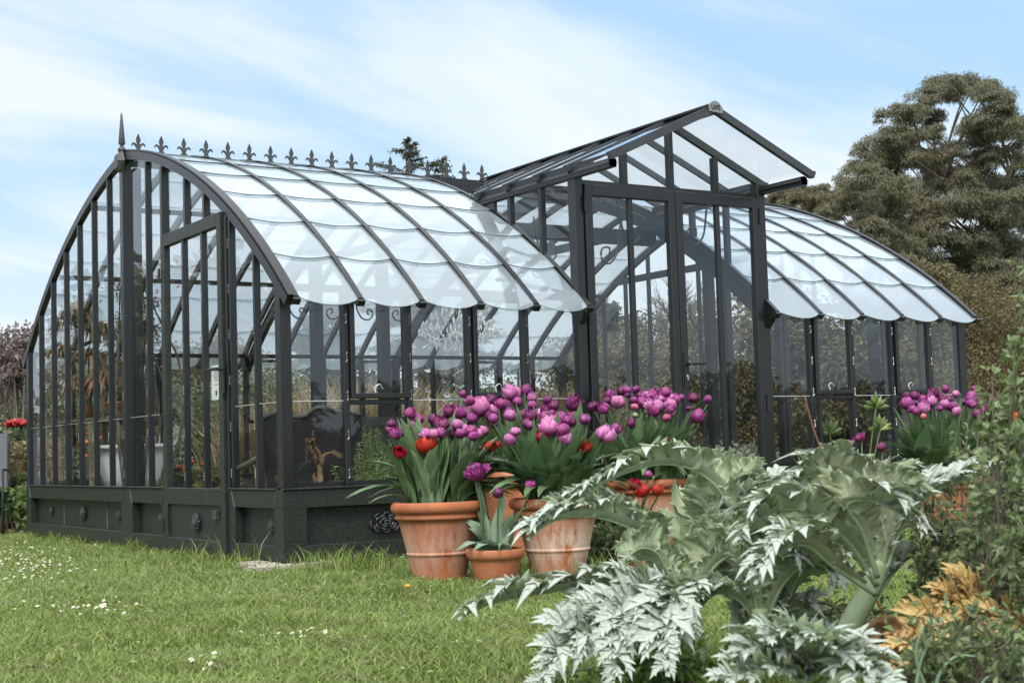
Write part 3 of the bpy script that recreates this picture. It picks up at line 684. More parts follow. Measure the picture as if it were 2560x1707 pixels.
def leafblade(Lh,out,wd,twist,n=9,drop=.0,fold=.35,seed=0):
    """upright strap leaf rising Lh and bending out by 'out'"""
    rg=random.Random(seed);V=[];A=[];B=np.array([math.sin(twist),math.cos(twist),0])
    for i in range(n):
        s=i/(n-1);x=out*s**1.9;z=Lh*(s-drop*s**3.0)
        w_=wd*1.0*np.interp(s,[0,.15,.4,.7,.9,1],[.5,.8,1.0,.72,.32,.02])
        wob=.012*math.sin(s*7+seed)
        c=np.array([x,wob,z]);b=np.array([0,1,0])*math.cos(twist*s)+np.array([1,0,0])*math.sin(twist*s)
        up=np.array([-.6*fold,0,.5*fold])
        V+= [c-b*w_*.5-up*w_*-.5,c,c+b*w_*.5-up*w_*-.5];A+=[.5,.35,.5]
    F=[]
    for i in range(n-1):
        for j in range(2):F.append([i*3+j,i*3+j+1,(i+1)*3+j+1,(i+1)*3+j])
    return MB().add(V,[F])
LV=[]
_tmp=None
def leaf_dup(var,parent,loc,rz,sc,m2=False):
    key=(var,m2)
    global LVD
    if key not in LVD:
        spec=[(.30,.07,.060,.3,.05),(.27,.13,.070,-.4,.12),(.32,.04,.055,.6,.02),(.24,.19,.075,.3,.35),(.20,.24,.075,-.5,.75),(.28,.10,.065,.9,.1),(.17,.2,.12,.3,.9),(.24,.14,.10,-.3,.3),(.22,.10,.085,1.5,.25),(.15,.17,.10,-1.4,.75),(.20,.06,.075,2.2,.1)][var]
        o=leafblade(spec[0],spec[1],spec[2],spec[3],drop=spec[4],seed=var).build('leaf',TLEAF2 if m2 else TLEAF,parent,smooth=True);LVD[key]=o
    else:o=dupobj(LVD[key],parent)
    o.name='leaf';o.location=loc;o.rotation_euler=(0,0,rz);o.scale=(sc,)*3;return o
LVD={}
Z4A=lambda x,y:(700+x*.3826,900+y*.3826)
R2_=lambda x,y:(1350+x*.3189,800+y*.3189)
Z4B=lambda x,y:(1860+x*.3189,750+y*.3189)
ZC=lambda x,y:(1100+x*.4,1080+y*.4)
CN={'d':'deep purple','m':'purple','l':'pale lilac','r':'red','g':'green budded','o':'orange','p':'pink'}
USED=set()
def tulips(heads,zf,zs,pc,pr,soil,depbase,where,group,nl=3,m2=False,lsc=1.0,kinds=('cup','cup','frill','frill','frill','tight'),extra=0):
    if extra:      # blooms packed behind the front ones
        for _ in range(extra):
            a,b=random.sample(heads[:],2);heads=heads+[((a[0]+b[0])/2+random.uniform(-25,25),(a[1]+b[1])/2+random.uniform(-25,15),random.uniform(60,90),random.choice('dddmmmll'))]
    P=[zf(h[0],h[1]) for h in heads];mx=np.mean([p[0] for p in P]);ys=sorted(p[1] for p in P);xs=sorted(p[0] for p in P)
    for i,h in enumerate(heads):
        px,py=P[i];col=h[3];kd=h[4] if len(h)>4 else ('ragged' if col=='r' else random.choice(kinds))
        fr=(ys.index(py)/max(1,len(ys)-1));d_=depbase+pr*.75*(1-2*fr)+random.uniform(-.04,.04)
        head=at(px,py,d_);sz=h[2]*zs*d_/FPX*1.14
        hx,hy=head[0]-pc[0],head[1]-pc[1];rr=math.hypot(hx,hy);k=min(.72,pr*.72/(rr+1e-6))
        root=np.array([pc[0]+hx*k,pc[1]+hy*k,soil])
        fx=xs.index(px)/max(1,len(xs)-1)
        pos=('left' if fx<.33 else 'right' if fx>.67 else 'middle')+(' back' if fr<.34 else ' front' if fr>.66 else '')
        szn={'frill':'frilly ','ragged':'ragged ','open':'wide open ','tight':'tight ','cup':'double '}[kd]
        lab=f'{szn}{CN[col]} tulip at the {pos} of {where}'
        for w2 in ('lower','rightmost','faded','half hidden'):
            if lab in USED: lab=f'{w2} {szn}{CN[col]} tulip at the {pos} of {where}'
        USED.add(lab)
        t=thing('tulip',lab,'tulip',root,0,group)
        hd=head-root;hd[2]-=sz*.45
        cv=spline([(0,0,0),(hd[0]*.25+random.uniform(-.008,.008),hd[1]*.25,hd[2]*.45),(hd[0]*.9,hd[1]*.9,hd[2]*.93),tuple(hd)],8)
        MB().tube(cv,[.0048]*6+[.0040,.0045],6).build('stem',TSTEM,t,smooth=True)
        kk='cup' if kd not in('cup','tight','open','ragged','frill') else kd
        bloom(kk,col,random.randrange(3),t,hd,sz*(1.0 if kk!='tight' else .8),random.uniform(0,6.28),random.choice([.1,.3,.55,.8]) if kk!='open' else .5)
        a0=math.atan2(hy,hx)
        hs=max(.55,min(1.3,hd[2]/.31))*lsc*1.2
        for q in range(nl):
            edge=rr>pr*.55
            var=random.choice([0,1,2,3,5] if q<2 else ([3,4,1] if edge else [0,2,5]))
            a=a0+random.uniform(-.9,.9) if edge else random.uniform(0,6.28)
            leaf_dup(var,t,(random.uniform(-.02,.02),random.uniform(-.02,.02),0),a,hs*random.uniform(.8,1.12),m2)
A_=[(725,410,85,'d'),(830,335,75,'m'),(770,465,95,'m'),(885,405,100,'l'),(985,370,95,'d'),(1090,405,85,'l'),(1160,420,70,'l'),(975,470,65,'l'),(1025,465,70,'m'),(1220,455,85,'l'),(1285,475,60,'l'),(955,560,115,'r'),(1395,560,70,'r'),(780,590,85,'r'),(1315,570,45,'d','tight'),(1110,335,70,'m'),(1190,215,60,'m','tight'),(1240,265,70,'m')]
tulips(A_,Z4A,.3826,pA,.2,.365,7.85,'the pot nearest the corner','tulips in the pot nearest the corner',6,extra=12)
E_=[(1155,300,75,'d'),(1225,340,80,'d'),(1320,290,120,'l'),(1410,250,95,'d'),(1465,285,70,'m'),(1530,205,100,'l'),(1600,185,75,'m'),(1550,265,90,'m'),(1650,235,60,'l'),(1285,375,75,'d'),(1410,545,50,'r')]
tulips(E_,Z4A,.3826,pE,.23,.485,dep(pE),'the tall pot at the back','tulips in the tall back pot',4,extra=10)
B_=[(1395,375,85,'m'),(1500,345,75,'d'),(1565,350,85,'d'),(1640,325,60,'m'),(1700,350,80,'l'),(1740,260,75,'d'),(1790,295,90,'d'),(1890,270,110,'d'),(1850,370,90,'m'),(1950,345,95,'m'),(2005,385,70,'m'),(1635,420,75,'m'),(1765,440,125,'l'),(1770,395,75,'l'),(1510,515,90,'l'),(1535,465,65,'l'),(1845,510,100,'l'),(1695,505,70,'r'),(2015,560,80,'r'),(2110,470,130,'l'),(2170,440,65,'m')]
tulips(B_,Z4A,.3826,pB,.2,.365,dep(pB),'the white streaked pot','tulips in the white streaked pot',4,extra=20)
F_=[(615,540,95,'d'),(600,640,115,'l'),(430,670,90,'d'),(520,680,90,'m'),(710,570,70,'m'),(775,535,60,'m'),(775,620,70,'m','tight'),(740,680,60,'p'),(885,575,110,'m'),(985,560,90,'d'),(1045,595,70,'d'),(1100,600,65,'m','tight'),(870,650,80,'l'),(960,655,125,'l'),(1045,680,75,'m'),(1000,755,80,'p'),(1205,605,90,'d'),(1315,620,70,'m'),(1165,685,60,'d','tight'),(1205,750,110,'m'),(745,740,60,'g','tight'),(975,975,105,'m','open')]
tulips(F_,R2_,.3189,pF,.25,.395,dep(pF),'the wide pot before the doors','tulips in the wide pot before the doors',4,extra=20)
G_=[(1260,730,95,'d'),(1275,810,100,'m'),(1325,850,75,'m'),(1395,835,95,'l'),(1480,725,85,'d'),(1470,800,85,'l'),(1580,695,75,'m','tight'),(1400,775,65,'m'),(1565,770,70,'d'),(1575,815,85,'l'),(1535,845,50,'m'),(1635,835,85,'m'),(1690,860,70,'l'),(1410,905,60,'p'),(1720,790,75,'d'),(1810,750,90,'m'),(1805,690,60,'m','tight'),(1845,790,70,'d'),(1835,880,75,'m'),(1875,850,50,'m'),(1945,780,55,'m'),(1340,805,60,'d')]
tulips(G_,Z4B,.3189,pG,.32,.33,11.0,'the far right pot','tulips in the far right pot',5,lsc=1.15,extra=10)
H_=[(920,1065,85,'m','open'),(810,1125,75,'m'),(790,1225,80,'d'),(1085,1150,75,'d'),(735,1305,85,'r'),(905,1300,45,'r'),(1040,1275,60,'r'),(645,1480,50,'p')]
pH=at(2150,1330,8.6)
tulips(H_,Z4B,.3189,pH,.22,.0,8.6,'the bed before the right windows','tulips in the bed before the right windows',4,lsc=.8)
I_=[(1210,325,80,'r'),(1290,360,80,'r'),(1360,360,80,'r'),(1300,265,50,'m')]
tulips(I_,ZC,.4,pD+np.array([.05,.3,0]),.2,.0,dep(pD)-.1,'the clump behind the small right pot','tulips behind the small right pot',4,lsc=.8)
C_=[(1295,725,115,'m','open'),(1425,865,70,'d'),(1640,810,65,'m')]
tulips(C_,Z4A,.3826,pC,.1,.12,dep(pC),'the small front pot','tulips in the small front pot',1,m2=True)
# broad grey green leaves of the small front pot
tb=thing('leafy_tulip_clump','broad grey green tulip leaves spilling over the small front pot','tulip leaves',(pC[0],pC[1],.125))
for k in range(20):
    a=k*2.4;leaf_dup([10,8,10,8,9,7,0,9][k%8],tb,(.05*math.cos(a),.05*math.sin(a),0),a,random.uniform(.9,1.3),True)
tb=thing('leafy_tulip_clump','tulip leaves without flowers in the half hidden small pot','tulip leaves',(pD[0],pD[1],.09))
for k in range(9): leaf_dup([6,7,3,1][k%4],tb,(.03*math.cos(k*2.4),.03*math.sin(k*2.4),0),k*2.4,random.uniform(.6,.9),True)
# fallen leaf resting on rim of the front left pot
# ================================================================== GRASS
def in_view(P,mg=60):
    d=P-CAM;z=d@Fv;x=1280+FPX*(d@Rv)/z;y=853.5-FPX*(d@Uv)/z
    return (z>.5)&(x>-mg)&(x<2560+mg)&(y<1707+mg*3)&(y>600)
def scatter(n,d0,d1,a0=-22,a1=22):
    r=np.sqrt(RNG.random(n)*(d1**2-d0**2)+d0**2);a=YAW+np.radians(RNG.uniform(a0,a1,n))
    return np.stack([CAM[0]+r*np.sin(a),CAM[1]+r*np.cos(a),np.zeros(n)],1)
def noise2(P,s,seed=0):
    rg=np.random.default_rng(seed);v=0
    for k in range(5):
        a=rg.uniform(0,6.28);f=s*rg.uniform(.6,1.7);v=v+np.sin((P[:,0]*math.cos(a)+P[:,1]*math.sin(a))*f+rg.uniform(0,6.28))
    return v/5
def inside_gh(P,m=.02): return (P[:,0]>-m)&(P[:,0]<LEN+m)&(P[:,1]>-m)&(P[:,1]<W+m)
def blades(P,H,Wd,lean,mb,mi=0):
    n=len(P);a=RNG.uniform(0,2*math.pi,n);B=np.stack([np.cos(a),np.sin(a),0*a],1);la=RNG.uniform(0,2*math.pi,n);Ld=np.stack([np.cos(la),np.sin(la),0*la],1)*(lean*H)[:,None]
    H=H[:,None];Wd=Wd[:,None];up=np.array([0,0,1.])
    b0=P-B*Wd/2;b1=P+B*Wd/2;m=P+up*H*.6+Ld*.35;m0=m-B*Wd*.38;m1=m+B*Wd*.38;t=P+up*H*.95+Ld
    V=np.stack([b0,b1,m1,m0,t],1).reshape(-1,3);q=np.arange(n)[:,None]*5
    mb.add(V,[q+np.array([0,1,2,3]),q+np.array([3,2,4])],mi,np.repeat(RNG.random(n),5))
P=np.vstack([scatter(240000,2.6,7.5),scatter(150000,7.5,14.5),scatter(60000,14.5,30),scatter(50000,4,30,20,42),scatter(50000,4,30,-42,-20)])
P=P[~inside_gh(P,-.0)&~((P[:,0]>-.44)&(P[:,0]<.3)&(P[:,1]>-.22)&(P[:,1]<.34)&(RNG.random(len(P))>.12))]
nz=noise2(P,3.2,1)+.6*noise2(P,9,2);keep=RNG.random(len(P))<np.clip(.80+.35*nz,.25,1);P=P[keep];nz=nz[keep]
H=.84*(.020+.034*RNG.random(len(P))**1.7)*(1+.65*np.clip(nz,-.9,1.2));edge=(np.minimum(np.abs(P[:,0]),np.abs(P[:,1]))<.10)&(P[:,0]>-.15)&(P[:,1]>-.15)
H=np.where(edge,H*1.7,H)
GR=mat('grass_blade',(.125,.205,.026),(.19,.285,.048),1.1,.5,trans=.3,attr=((.32,.33,.13),.45),c3=(.20,.20,.07),detail=6)
mb=MB();blades(P,H,.0035+.003*RNG.random(len(P)),.5+1.2*RNG.random(len(P)),mb)
tag(mb.build('lawn_grass',GR),'short patchy spring lawn in front of the greenhouse','grass',kind='stuff')
# weeds: low clover/dock leaves close to the walls and pots
P=scatter(36000,3.2,10.5);P=P[in_view(P,50)&~inside_gh(P)];nz=noise2(P,2.4,8)+.5*noise2(P,7,9)
near=np.exp(-np.abs(P[:,1]+.25)*3)*(P[:,0]>.1);P=P[RNG.random(len(P))<np.clip(.30*nz+.15+near*.9,0.02,1)]
mb=MB();D_=RNG.normal(size=(len(P),3));D_[:,2]=np.abs(D_[:,2])*.7+.3
leafset(mb,P+np.array([0,0,.01])+RNG.random((len(P),1))*np.array([0,0,.04]),D_,.013+.015*RNG.random(len(P)),.009+.009*RNG.random(len(P)),0,.1,.3)
WD=mat('lawn_weed_leaf',(.09,.155,.035),(.13,.20,.05),2,.5,trans=.25,attr=((.28,.34,.14),.5))
tag(mb.build('lawn_weeds',WD),'clover and small broad leaved weeds growing through the lawn','weeds',kind='stuff')
# taller tufts against the walls
def tuft(px,py,n,h,label,sp=.09):
    g_=gnd(px,py);t=MB();Pt=np.array([g_[0],g_[1],0])+RNG.normal(size=(n,3))*np.array([sp,sp,0]);ins=inside_gh(Pt,.01);Pt[ins,1]=np.where(Pt[ins,0]>.12,-.02-RNG.random(ins.sum())*.06,Pt[ins,1]);Pt[ins,0]=np.where(Pt[ins,0]>.12,Pt[ins,0],-.02-RNG.random(ins.sum())*.05)
    blades(Pt,h*(.45+.65*RNG.random(len(Pt))),.004+.003*RNG.random(len(Pt)),.3+.7*RNG.random(len(Pt)),t)
    t.V=[v-np.array([g_[0],g_[1],0]) for v in t.V];o=t.build('grass_tuft',GR);o.location=(g_[0],g_[1],0);tag(o,label,'grass tuft',group='grass tufts along the greenhouse base')
for a in ((600,1425,26,.24,'thin grass tuft rising before the gable door right post'),(250,1355,30,.14,'grass tuft under the long left plinth panel'),(840,1425,90,.17,'leafy grass tuft against the dark long plinth'),(930,1425,120,.15,'thick green tuft left of the big terracotta pot'),(350,1375,60,.10,'short tuft at the foot of the small square plinth panel'),(1480,1440,90,.15,'grass tuft right of the white streaked pot'),(1330,1445,60,.12,'grass tuft between the small pot and the white streaked pot'),(770,1420,60,.11,'low tuft right of the greenhouse corner'),(470,1405,36,.16,'sparse tuft before the door panel rose'),(1010,1470,120,.07,'low weedy tuft at the foot of the big left pot',)): tuft(*a)
# long dead hay band and bare dirt
SLAB=mat('stone_slab',(.42,.36,.30),(.30,.25,.21),9,.85,.5,40,c3=(.5,.45,.38))
s_=MB().bx(-.17,-.02,-.02,.33,.0,.034).bx(-.25,.35,-.14,-.03,.0,.03).build('paving_slab',SLAB,bevel=.004);tag(s_,'pale stone footing slab showing under the greenhouse corner','slab')
# daisies ------------------------------------------------------------
DW=mat('daisy_petal',(.75,.74,.70),(.62,.60,.55),60,.6,trans=.2);DY=mat('daisy_eye',(.65,.42,.03),rough=.7);DG=mat('daisy_stem',(.08,.13,.03),rough=.6)
def daisy_proto():
    r=thing('daisy','x','daisy');m=MB()
    for k in range(12):
        a=k*math.pi/6;c,s=math.cos(a),math.sin(a);m.add([[c*.002,s*.002,0],[c*.009-s*.0026,s*.009+c*.0026,.002],[c*.013,s*.013,.001],[c*.009+s*.0026,s*.009-c*.0026,.002]],[[[0,1,2,3]]])
    m.build('petals',DW,r).location=(0,0,.05);MB().lathe([(0,.004),(.003,.003),(.0042,0),(0,-.002)],(0,0,.051),8).build('eye',DY,r);MB().tube([(0,0,0),(.002,0,.025),(0,0,.05)],.001,4).build('stem',DG,r);return r
def duptree(r,loc,rz=0,sc=1):
    c=dupobj(r,None,loc);c.rotation_euler=(random.uniform(.1,.6),random.uniform(-.5,-.1),random.uniform(-.5,.5));c.scale=(sc,)*3
    for ch in list(r.children): dupobj(ch,c)
    return c
dp=daisy_proto();first=True
def put_daisy(p,lab,grp,sc=1.):
    global first
    if first:o=dp;o.location=p;o.scale=(sc,)*3;first=False
    else:o=duptree(dp,p,random.uniform(0,6),sc)
    o['label']=lab;o['group']=grp
for (cx,cy,sx,sy,n,lab) in ((55,1395,60,14,105,'small white lawn daisy in the dense patch at the left edge'),(60,1440,50,14,40,'small white lawn daisy in the lower left edge patch'),(170,1415,35,12,16,'small white lawn daisy below the long plinth panel'),(250,1525,60,8,40,'small white lawn daisy in the band across the middle left lawn'),(740,1595,60,8,18,'small white lawn daisy in the sparse row below the corner'),(510,1672,50,12,7,'small white lawn daisy near the bottom edge of the lawn'),(1160,1620,60,35,5,'small white lawn daisy left of the silver leaves')):
    for k in range(n):
        g_=gnd(cx+random.gauss(0,sx),cy+random.gauss(0,sy));put_daisy((g_[0],g_[1],-.005),lab,lab.replace('small white lawn daisy','daisies'),random.uniform(.4,.8))
g_=gnd(1020,1505);dd=thing('dandelion','single yellow dandelion in the lawn below the big left pot','flower',(g_[0],g_[1],0))
MB().lathe([(0,.012),(.010,.010),(.014,.003),(.006,-.006),(0,-.008)],(0,0,.07),10).build('bloom',mat('dandelion_yellow',(.80,.42,.02),(.7,.3,.01),80,.6,.6,200),dd);MB().tube([(0,0,0),(0,0,.065)],.002,5).build('stem',DG,dd)
# ================================================================== CARDOONS (silver thistle leaves)
CTOP=mat('cardoon_leaf_upper',(.33,.38,.325),(.43,.48,.42),22,.75,.5,110,trans=.12,c3=(.42,.46,.40),objrand=.15,attr=((.50,.54,.47),.35))
CBOT=mat('cardoon_leaf_under',(.47,.54,.30),(.54,.60,.39),14,.7,.2,60,trans=.4,c3=(.50,.57,.38),objrand=.15,attr=((.60,.66,.45),.3))
CRIB=mat('cardoon_rib',(.34,.42,.26),(.27,.35,.19),20,.6)
YTOP=mat('withered_yellow_leaf',(.52,.35,.12),(.58,.43,.19),9,.6,.2,50,trans=.3,c3=(.30,.15,.05),attr=((.70,.50,.20),.3))
def cardoon_leaf(P,wmax,parent,sideways=None,fold=.5,nl=14,top=CTOP,bot=CBOT,seed=0,lobes=1.0,lean=0.,start=.07,name='leaf',droop=.5,face=None):
    """P: midrib points from crown to tip. Deeply cut lobes with teeth on both sides, two skins"""
    rg=random.Random(seed);n=46;Q=spline(P,n);L=np.cumsum(np.r_[0,np.linalg.norm(np.diff(Q,axis=0),axis=1)]);Lt=L[-1]
    T=np.gradient(Q,axis=0);T=unit(T);up=np.array([0,0,1.]) 
    B=[];b=None
    for t in T:
        s=np.cross(t,up)
        if sideways is not None: s=np.array(sideways,float)-t*np.dot(sideways,t)
        if face is not None: s=np.cross(t,face)
        if np.linalg.norm(s)<.2 and b is not None: s=b
        s=unit(s)
        if b is not None:
            s=unit(s*.4+b*.6) if np.dot(s,b)>0 else b
        b=s;B.append(s)
    B=np.array(B);Nn=np.cross(B,T)
    if face is None and Nn[n//3][2]<0 and sideways is None: Nn=-Nn
    if face is not None and np.dot(Nn[n//2],face)<0: Nn=-Nn
    a=lean;B,Nn=B*math.cos(a)+Nn*math.sin(a),Nn*math.cos(a)-B*math.sin(a)
    mt=MB();off=.0012
    def at_s(s):
        x=s*(n-1);i=min(int(x),n-2);f=x-i;return Q[i]*(1-f)+Q[i+1]*f,T[i],B[i],Nn[i]
    def emit(V,F):
        V=np.array(V);mt.add(V,[F],0,.55);mt.add(V-Nrm*off,[[f[::-1] for f in F]],1,.55)
    # lamina along the midrib
    for sd in (-1,1):
        V=[];Fs=[];m=40
        for k in range(m):
            s=start+(1-start)*k/(m-1);q,t,b_,n_=at_s(s);env=math.sin(math.pi*min(1,s*1.05)**.8)**.7 if s<.95 else .25
            w_=wmax*.15*max(.08,env)
            o1=b_*sd*w_*.5+n_*w_*.5*fold*.6;o2=b_*sd*w_+n_*w_*fold
            V+=[q,q+o1,q+o2]
        for k in range(m-1):
            for j in range(2):
                f=[k*3+j,k*3+j+1,(k+1)*3+j+1,(k+1)*3+j];Fs.append(f if sd<0 else f[::-1])
        Nrm=Nn[n//2];emit(V,Fs)
    for k in range(nl):
        for sd in (-1,1):
            s=start+.03+(1-start-.06)*(k+(.3 if sd>0 else 0))/nl+rg.uniform(-.01,.01)
            env=(math.sin(math.pi*(s-start*.6)**.75)**.8 if s<1 else .1) if s>start*.6 else .3
            env=max(.42,env);ll=wmax*env*rg.uniform(.65,1.15)*lobes*(.85 if fold>.5 else 1)
            q,t,b_,n_=at_s(min(s,.99));
            ang=R(52-26*s+rg.uniform(-8,8));fo=fold+rg.uniform(-.15,.2)
            d=unit(t*math.sin(R(90)-ang)+b_*sd*math.cos(R(90)-ang)+n_*fo*1.15);c=unit(np.cross(n_,d));nn=np.cross(d,c)
            if np.dot(nn,n_)<0:nn=-nn
            tw=rg.uniform(-.5,.5);c,nn=c*math.cos(tw)+nn*math.sin(tw),nn*math.cos(tw)-c*math.sin(tw)
            dr=droop*rg.uniform(.5,1.2);kf=(.32+.55*min(1,fold))
            def ctrl(u,q=q,d=d,nn=nn,ll=ll,dr=dr): return q+d*ll*u*.98+nn*ll*(.10*math.sin(u*3.1)-dr*kf*u**3)-np.array([0,0,1])*ll*dr*.22*u**3
            def blade(f0,L_,d_,c_,n_,w0,m,curl):
                V=[];A=[];Fs=[]
                for i in range(m):
                    u=i/(m-1);h=w0*np.interp(u,[0,.3,.6,.85,1],[.75,1.0,.78,.36,.0])*(1+.12*math.sin(u*17+k))
                    ctr=f0(u) if callable(f0) else f0+d_*L_*u-n_*L_*curl*u**2
                    V+=[ctr-c_*h+n_*h*.34,ctr-c_*h*.5+n_*h*.08,ctr,ctr+c_*h*.5+n_*h*.08,ctr+c_*h+n_*h*.34];A+=[.52,.50,.92,.50,.52]
                flip=np.dot(np.cross(d_,-c_),n_)>0
                for i in range(m-1):
                    for j in range(4):
                        f=[i*5+j,i*5+j+1,(i+1)*5+j+1,(i+1)*5+j];Fs.append(f if flip else f[::-1])
                V=np.array(V);mt.add(V+n_*.0004,[Fs],0,A);mt.add(V-n_*off,[[f[::-1] for f in Fs]],1,A)
            blade(ctrl,ll,d,c,nn,ll*rg.uniform(.15,.20)*(1.25 if fold>.3 else 1),12,0)
            for u_ in (.16,.34,.52,.70):
                for s2 in (-1,1):
                    if rg.random()<.12: continue
                    p0=ctrl(u_);td=unit(ctrl(u_+.08)-p0);l2=ll*(.52-.42*u_)*rg.uniform(.75,1.25);aa=R(rg.uniform(32,50))
                    nl_=unit(nn-td*np.dot(nn,td));c2=unit(np.cross(nl_,td));d2=unit(td*math.cos(aa)+c2*s2*math.sin(aa)+nl_*rg.uniform(-.1,.35));n2=unit(nl_-d2*np.dot(nl_,d2));c3=np.cross(n2,d2)
                    blade(p0,l2,d2,c3,n2,l2*rg.uniform(.17,.25),6,rg.uniform(.0,.35)*dr)
    o=mt.build(name,[top,bot],parent,smooth=True)
    rr=np.interp(np.linspace(0,1,n),[0,.3,1],[.0085,.005,.001])*(wmax/.16)**.6
    MB().tube(Q-Nn*rr[:,None]*.6,rr,8).build('midrib',CRIB if top is CTOP else YTOP,o,smooth=True)
    return o
def cleaf(t,px,w_,dep0,dep1,seed,**k):
    if k.get('fold',.5)>=.6 and seed<60: px=[(x,y+30) for x,y in px]
    org=np.array(t.location);m=len(px);P=[at(x,y,dep0+(dep1-dep0)*i/(m-1))-org for i,(x,y) in enumerate(px)]
    return cardoon_leaf(P,w_,t,seed=seed,**k)
def cstem(t,px,dp,r):
    org=np.array(t.location);P=[at(x,y,d)-org for (x,y),d in zip(px,dp)]
    return MB().tube(spline(P,20),np.linspace(r[0],r[1],20),12).build('stem',CRIB,t,smooth=True)
def base(px,py,d): p=at(px,py,d);return (p[0],p[1],0)
c1=thing('cardoon','large silver cardoon with arching toothed leaves in front of the pots','cardoon plant',base(1740,1700,4.3),0,'cardoons in the front border')
cstem(c1,[(1745,1900),(1740,1640),(1720,1480),(1715,1420)],[4.3]*4,(.035,.026))
cstem(c1,[(1700,1800),(1690,1640),(1700,1500)],[4.2]*3,(.026,.02))
L=cleaf
L(c1,[(1722,1440),(1800,1330),(1812,1220),(1750,1150),(1660,1128),(1560,1152),(1490,1190),(1448,1226)],.150,4.35,4.05,1,fold=.8,droop=.7)
L(c1,[(1712,1440),(1670,1360),(1600,1300),(1500,1262),(1410,1262),(1350,1290),(1322,1320)],.155,4.25,3.95,2,fold=.85,droop=.8)
L(c1,[(1712,1450),(1640,1350),(1560,1262),(1470,1222),(1400,1240),(1340,1275)],.12,4.3,4.1,22,fold=.8,droop=.8)
L(c1,[(1705,1500),(1620,1440),(1500,1430),(1380,1446),(1270,1466),(1190,1492),(1148,1520)],.145,4.15,3.75,3,fold=.85,droop=.9)
L(c1,[(1735,1430),(1770,1330),(1860,1240),(1940,1210),(2000,1235),(2040,1275)],.17,4.3,4.2,4,fold=.9,droop=.6)
L(c1,[(1730,1430),(1720,1330),(1745,1240),(1800,1180),(1860,1165),(1925,1190)],.17,4.5,4.4,5,fold=.9,droop=.6)
L(c1,[(1735,1450),(1800,1370),(1890,1330),(1960,1350),(2000,1400)],.14,4.2,4.0,6,fold=.8)
L(c1,[(1700,1560),(1640,1500),(1560,1478),(1480,1520),(1420,1590),(1370,1680)],.135,4.0,3.55,7,fold=.25,droop=.6,face=-Fv+np.array([0,0,.7]))
L(c1,[(1700,1570),(1670,1500),(1610,1478),(1560,1530),(1540,1610),(1530,1720)],.145,3.9,3.45,8,fold=.15,droop=.5,face=-Fv+np.array([0,0,.7]))
L(c1,[(1710,1560),(1720,1490),(1690,1470),(1660,1520),(1655,1600),(1670,1690)],.14,3.85,3.45,9,fold=.12,droop=.5,face=-Fv+np.array([0,0,.7]))
L(c1,[(1700,1600),(1600,1560),(1480,1560),(1400,1620),(1340,1720)],.13,3.8,3.4,10,fold=.3,droop=.6,face=-Fv+np.array([0,0,.7]))
L(c1,[(1690,1560),(1610,1480),(1510,1440),(1440,1470),(1420,1520)],.10,4.1,3.9,11,fold=.7)
c2=thing('cardoon','tall silver cardoon with a thick slanting green stem at right','cardoon plant',base(2060,1700,3.9),0,'cardoons in the front border')
cstem(c2,[(2040,1850),(2110,1600),(2170,1480),(2200,1400)],[3.9]*4,(.033,.028))
L(c2,[(2200,1430),(2210,1300),(2160,1200),(2080,1150),(2010,1165),(1950,1210)],.155,3.9,3.7,21,fold=.85,droop=.6)
L(c2,[(2195,1430),(2120,1320),(2040,1260),(1960,1240),(1890,1280),(1860,1330)],.165,3.8,3.6,22,fold=.8,droop=.7)
L(c2,[(2200,1430),(2250,1290),(2330,1200),(2420,1165),(2500,1150),(2550,1195)],.13,3.9,4.1,23,fold=.8,droop=.8)
L(c2,[(2200,1430),(2170,1300),(2190,1200),(2260,1160),(2330,1175),(2370,1220)],.12,4.1,4.1,24,fold=.8,droop=.7)
L(c2,[(2190,1450),(2080,1380),(2010,1330),(1930,1360),(1890,1430)],.15,3.7,3.4,25,fold=.7,droop=.7)
L(c2,[(2195,1440),(2160,1330),(2120,1260),(2180,1250),(2260,1290),(2300,1330)],.13,3.7,3.5,27,fold=.5,droop=.6)
L(c2,[(2180,1470),(2250,1380),(2330,1330),(2400,1350),(2440,1400)],.11,4.0,4.1,28,fold=.6)
c3=thing('cardoon','leafy silver cardoon filling the middle between two taller ones','cardoon plant',base(1900,1750,4.1),0,'cardoons in the front border')
cstem(c3,[(1900,1900),(1905,1640),(1900,1520)],[4.1]*3,(.03,.024));cstem(c3,[(1960,1900),(1980,1600),(1990,1480)],[4.2]*3,(.026,.02));cstem(c3,[(1850,1900),(1845,1600),(1850,1470)],[4.2]*3,(.026,.02))
for i,(pp,w_) in enumerate(([[(1905,1560),(1880,1430),(1850,1340),(1880,1290),(1950,1300)],.16],[[(1900,1560),(1950,1440),(2010,1380),(2070,1390),(2090,1440)],.14],[[(1905,1560),(1860,1480),(1800,1450),(1750,1490),(1740,1560)],.13],[[(1905,1560),(1960,1500),(2010,1490),(2040,1540),(2050,1600)],.11],[[(1900,1540),(1900,1400),(1930,1300),(1990,1290),(2030,1330)],.15],[[(1900,1560),(1870,1480),(1890,1430),(1940,1470),(1960,1540)],.12])):
    L(c3,pp,w_,4.15,3.9+.05*i,40+i,fold=.6,droop=.6)
